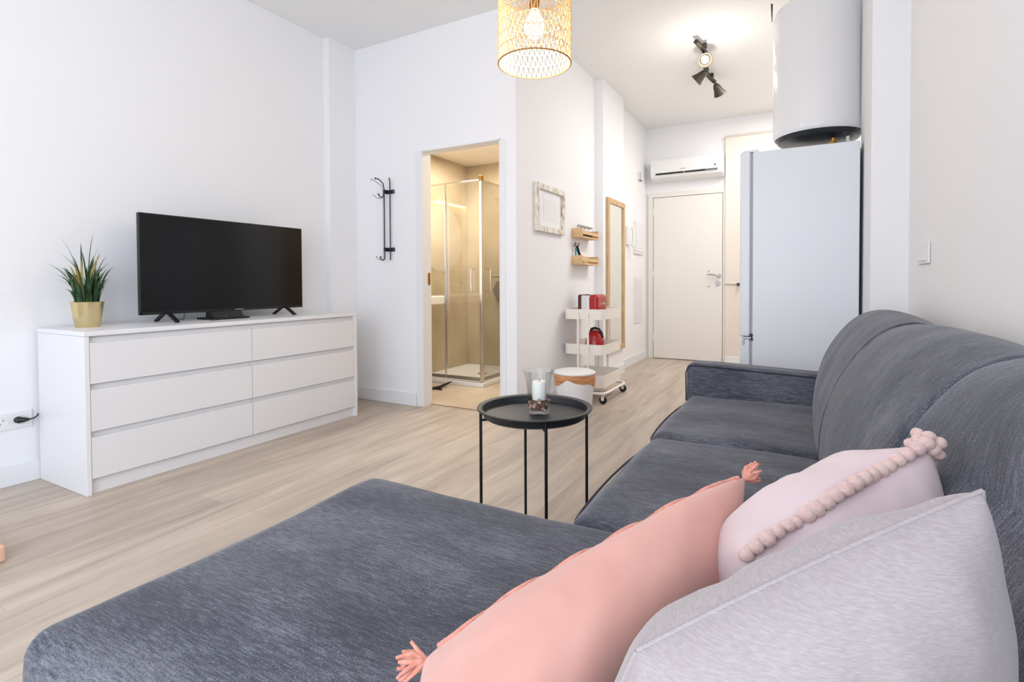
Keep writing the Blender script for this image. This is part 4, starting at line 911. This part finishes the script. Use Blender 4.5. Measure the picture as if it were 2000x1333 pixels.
# ================================================================ PILLOWS
def pillow(b, TL, TR, BR, BL, thick, n=48, pinch=0.05, seed=0, wr=0.004, p=3.2):
    """inflated square between four corners; returns functions"""
    TL, TR, BR, BL = map(Vector, (TL, TR, BR, BL)); c = (TL+TR+BR+BL)/4
    nrm = (TR-BL).cross(TL-BR).normalized()
    def base(u, v):
        q = (TL*(1-u)+TR*u)*(1-v) + (BL*(1-u)+BR*u)*v
        a, c2 = 2*u-1, 2*v-1
        du = (TR-TL+BR-BL)/2; dv = (BL-TL+BR-TR)/2
        q = q - du*(a*pinch*(1-c2*c2)) - dv*(c2*pinch*(1-a*a))
        return q
    def surf(u, v, s):
        a, c2 = abs(2*u-1), abs(2*v-1)
        h = ((1-a**p)*(1-c2**p))
        h = max(h, 0)**0.5*thick
        q = base(u, v)
        w = wr*noise.noise(q*14+Vector((seed, s, 0))) + wr*0.6*noise.noise(Vector((q.x*30, q.y*30, q.z*10+seed*2+s)))
        return q + nrm*s*(h + w*min(1, h/thick*3))
    g = {}
    for s in (1, -1):
        for i in range(n+1):
            for j in range(n+1):
                u = 0.5-0.5*cos(pi*i/n)*(0.55)-(0.5-i/n)*0.45*1.0
                v = 0.5-0.5*cos(pi*j/n)*(0.55)-(0.5-j/n)*0.45*1.0
                u = 0.55*(0.5-0.5*cos(pi*i/n))+0.45*i/n; v = 0.55*(0.5-0.5*cos(pi*j/n))+0.45*j/n
                e = i in (0, n) or j in (0, n)
                if e and s == -1: g[(s, i, j)] = g[(1, i, j)]
                else: g[(s, i, j)] = b.bm.verts.new(surf(u, v, s))
    for s in (1, -1):
        for i in range(n):
            for j in range(n):
                f = [g[(s, i, j)], g[(s, i+1, j)], g[(s, i+1, j+1)], g[(s, i, j+1)]]
                b.bm.faces.new(f if s > 0 else f[::-1])
    return base, surf, nrm
PIL = {
 'grey': ((-0.138, 0.480, 0.670), (0.150, 0.640, 0.820), (0.170, 0.690, 0.445), (-0.21, 0.48, 0.44)),
 'pink': ((-0.075, 0.785, 0.630), (0.168, 0.990, 0.768), (0.130, 1.12, 0.45), (-0.12, 0.92, 0.45)),
 'peach': ((-0.472, 0.575, 0.484), (-0.095, 1.055, 0.650), (-0.10, 0.90, 0.49), (-0.33, 0.35, 0.49)),
}
# grey linen
T = thing('linen_pillow', (0, 0.65, 0.44), 'large pale grey linen pillow in the near corner of the sofa', 'pillow')
b = MB(); base, surf, nr = pillow(b, *PIL['grey'], 0.085, seed=2, pinch=-0.02, wr=0.009); lbl(b.build('cover', LINEN, T, smooth=80), 'washed linen cover')
b = MB(); b.tube([base(k/30, 0.0) for k in range(31)], 0.0022, 8); b.tube([base(1.0, k/30) for k in range(31)], 0.0022, 8); b.tube([base(0.0, k/30) for k in range(31)], 0.0022, 8); b.build('seam', LINEN, T)
# pink pom-pom
T = thing('pom_pom_pillow', (0.05, 1.0, 0.44), 'blush pink pillow edged with pom poms between the peach and grey pillows', 'pillow')
b = MB(); base, surf, nr = pillow(b, *PIL['pink'], 0.105, seed=6, pinch=-0.04, wr=0.010); b.build('cover', PINK, T, smooth=80)
def pom(p, r=0.0112):
    b = MB(); b.sphere(p, r, 14, (random.uniform(.9, 1.15), random.uniform(.9, 1.15), random.uniform(.85, 1.0)), 0.03); return b.build('pom_pom', POM, T, smooth=80)
for k in range(20):
    q = base((k+0.3+random.uniform(-.12, .12))/20, 0.0) + (Vector(PIL['pink'][0])-Vector(PIL['pink'][3])).normalized()*(0.007+0.005*sin(k*0.75)+random.uniform(-.001, .002)); pom(q, random.uniform(0.0095, 0.0122))
TRp = Vector(PIL['pink'][1])
for d in ((0.0, 0, 0.014), (-0.014, -0.01, 0.010), (0.014, 0.0, 0.006), (-0.02, 0.0, 0.0), (0.004, -0.012, -0.002), (0.012, 0.004, -0.012), (-0.012, 0.012, 0.014)): pom(TRp+Vector(d), 0.0098)
for k in range(1, 12): pom(base(1.0, k/22)+Vector((0.004, 0, 0)))
# peach tasselled
T = thing('tassel_pillow', (-0.26, 0.75, 0.46), 'large peach pillow with tasselled corners lying on the chaise', 'pillow')
b = MB(); base, surf, nr = pillow(b, *PIL['peach'], 0.095, seed=11, pinch=0.0, wr=0.004); b.build('cover', PEACH, T, smooth=80)
def tassel(c, d, n=44, L=0.044):
    b = MB(); c, d = Vector(c), Vector(d).normalized()
    for k in range(n):
        w = Vector((random.uniform(-1, 1), random.uniform(-1, 1), random.uniform(-1, 1)))*0.5
        dd = (d+w).normalized(); l_ = L*random.uniform(0.6, 1.0)
        m1 = c+dd*l_*0.5+Vector((random.uniform(-1, 1), random.uniform(-1, 1), random.uniform(-1, 1)))*0.005
        b.tube([c, m1, c+dd*l_+Vector((0, 0, random.uniform(-.006, .004)))], [0.0032, 0.0038, 0.0022], 6)
    return b.build('tassel', PEACHT, T, smooth=80)
P4 = [Vector(p) for p in PIL['peach']]; cen = sum(P4, Vector())/4
for p in P4: tassel(p-(p-cen).normalized()*0.004, (p-cen).normalized())
TLE, BLE = Vector(PIL['peach'][0]), Vector(PIL['peach'][3])
# beaded wavy fringe sewn along the far edge
b = MB()
pts = []
for k in range(150):
    t = k/149; pts.append(surf(0.04+0.92*t, 0.055+0.025*sin(t*pi*12), 1)+nr*0.002)
for k, q in enumerate(pts[:-1]):
    b.sphere(q, 0.0042, 6)
lbl(b.build('fringe', PEACHT, T, smooth=80), 'wavy beaded fringe'); FR = (base, surf, nr)

# ================================================================ object at the left edge
b = MB(); b.box(-2.93, -2.575, 0.45, 0.775, 0.0, 0.062)
T = tag(b.build('wooden_block', ramp_mat('peach_wood', [(0.3, (214, 164, 136)), (0.7, (236, 196, 170))], (20, 2, 2), 2, rough=0.5), bevel=0.012, bseg=3), 'corner of a low peach wooden item on the floor at the left edge', 'floor item')

# strip the helper properties
for o in list(bpy.data.objects):
    if '_o' in o.keys(): del o['_o']
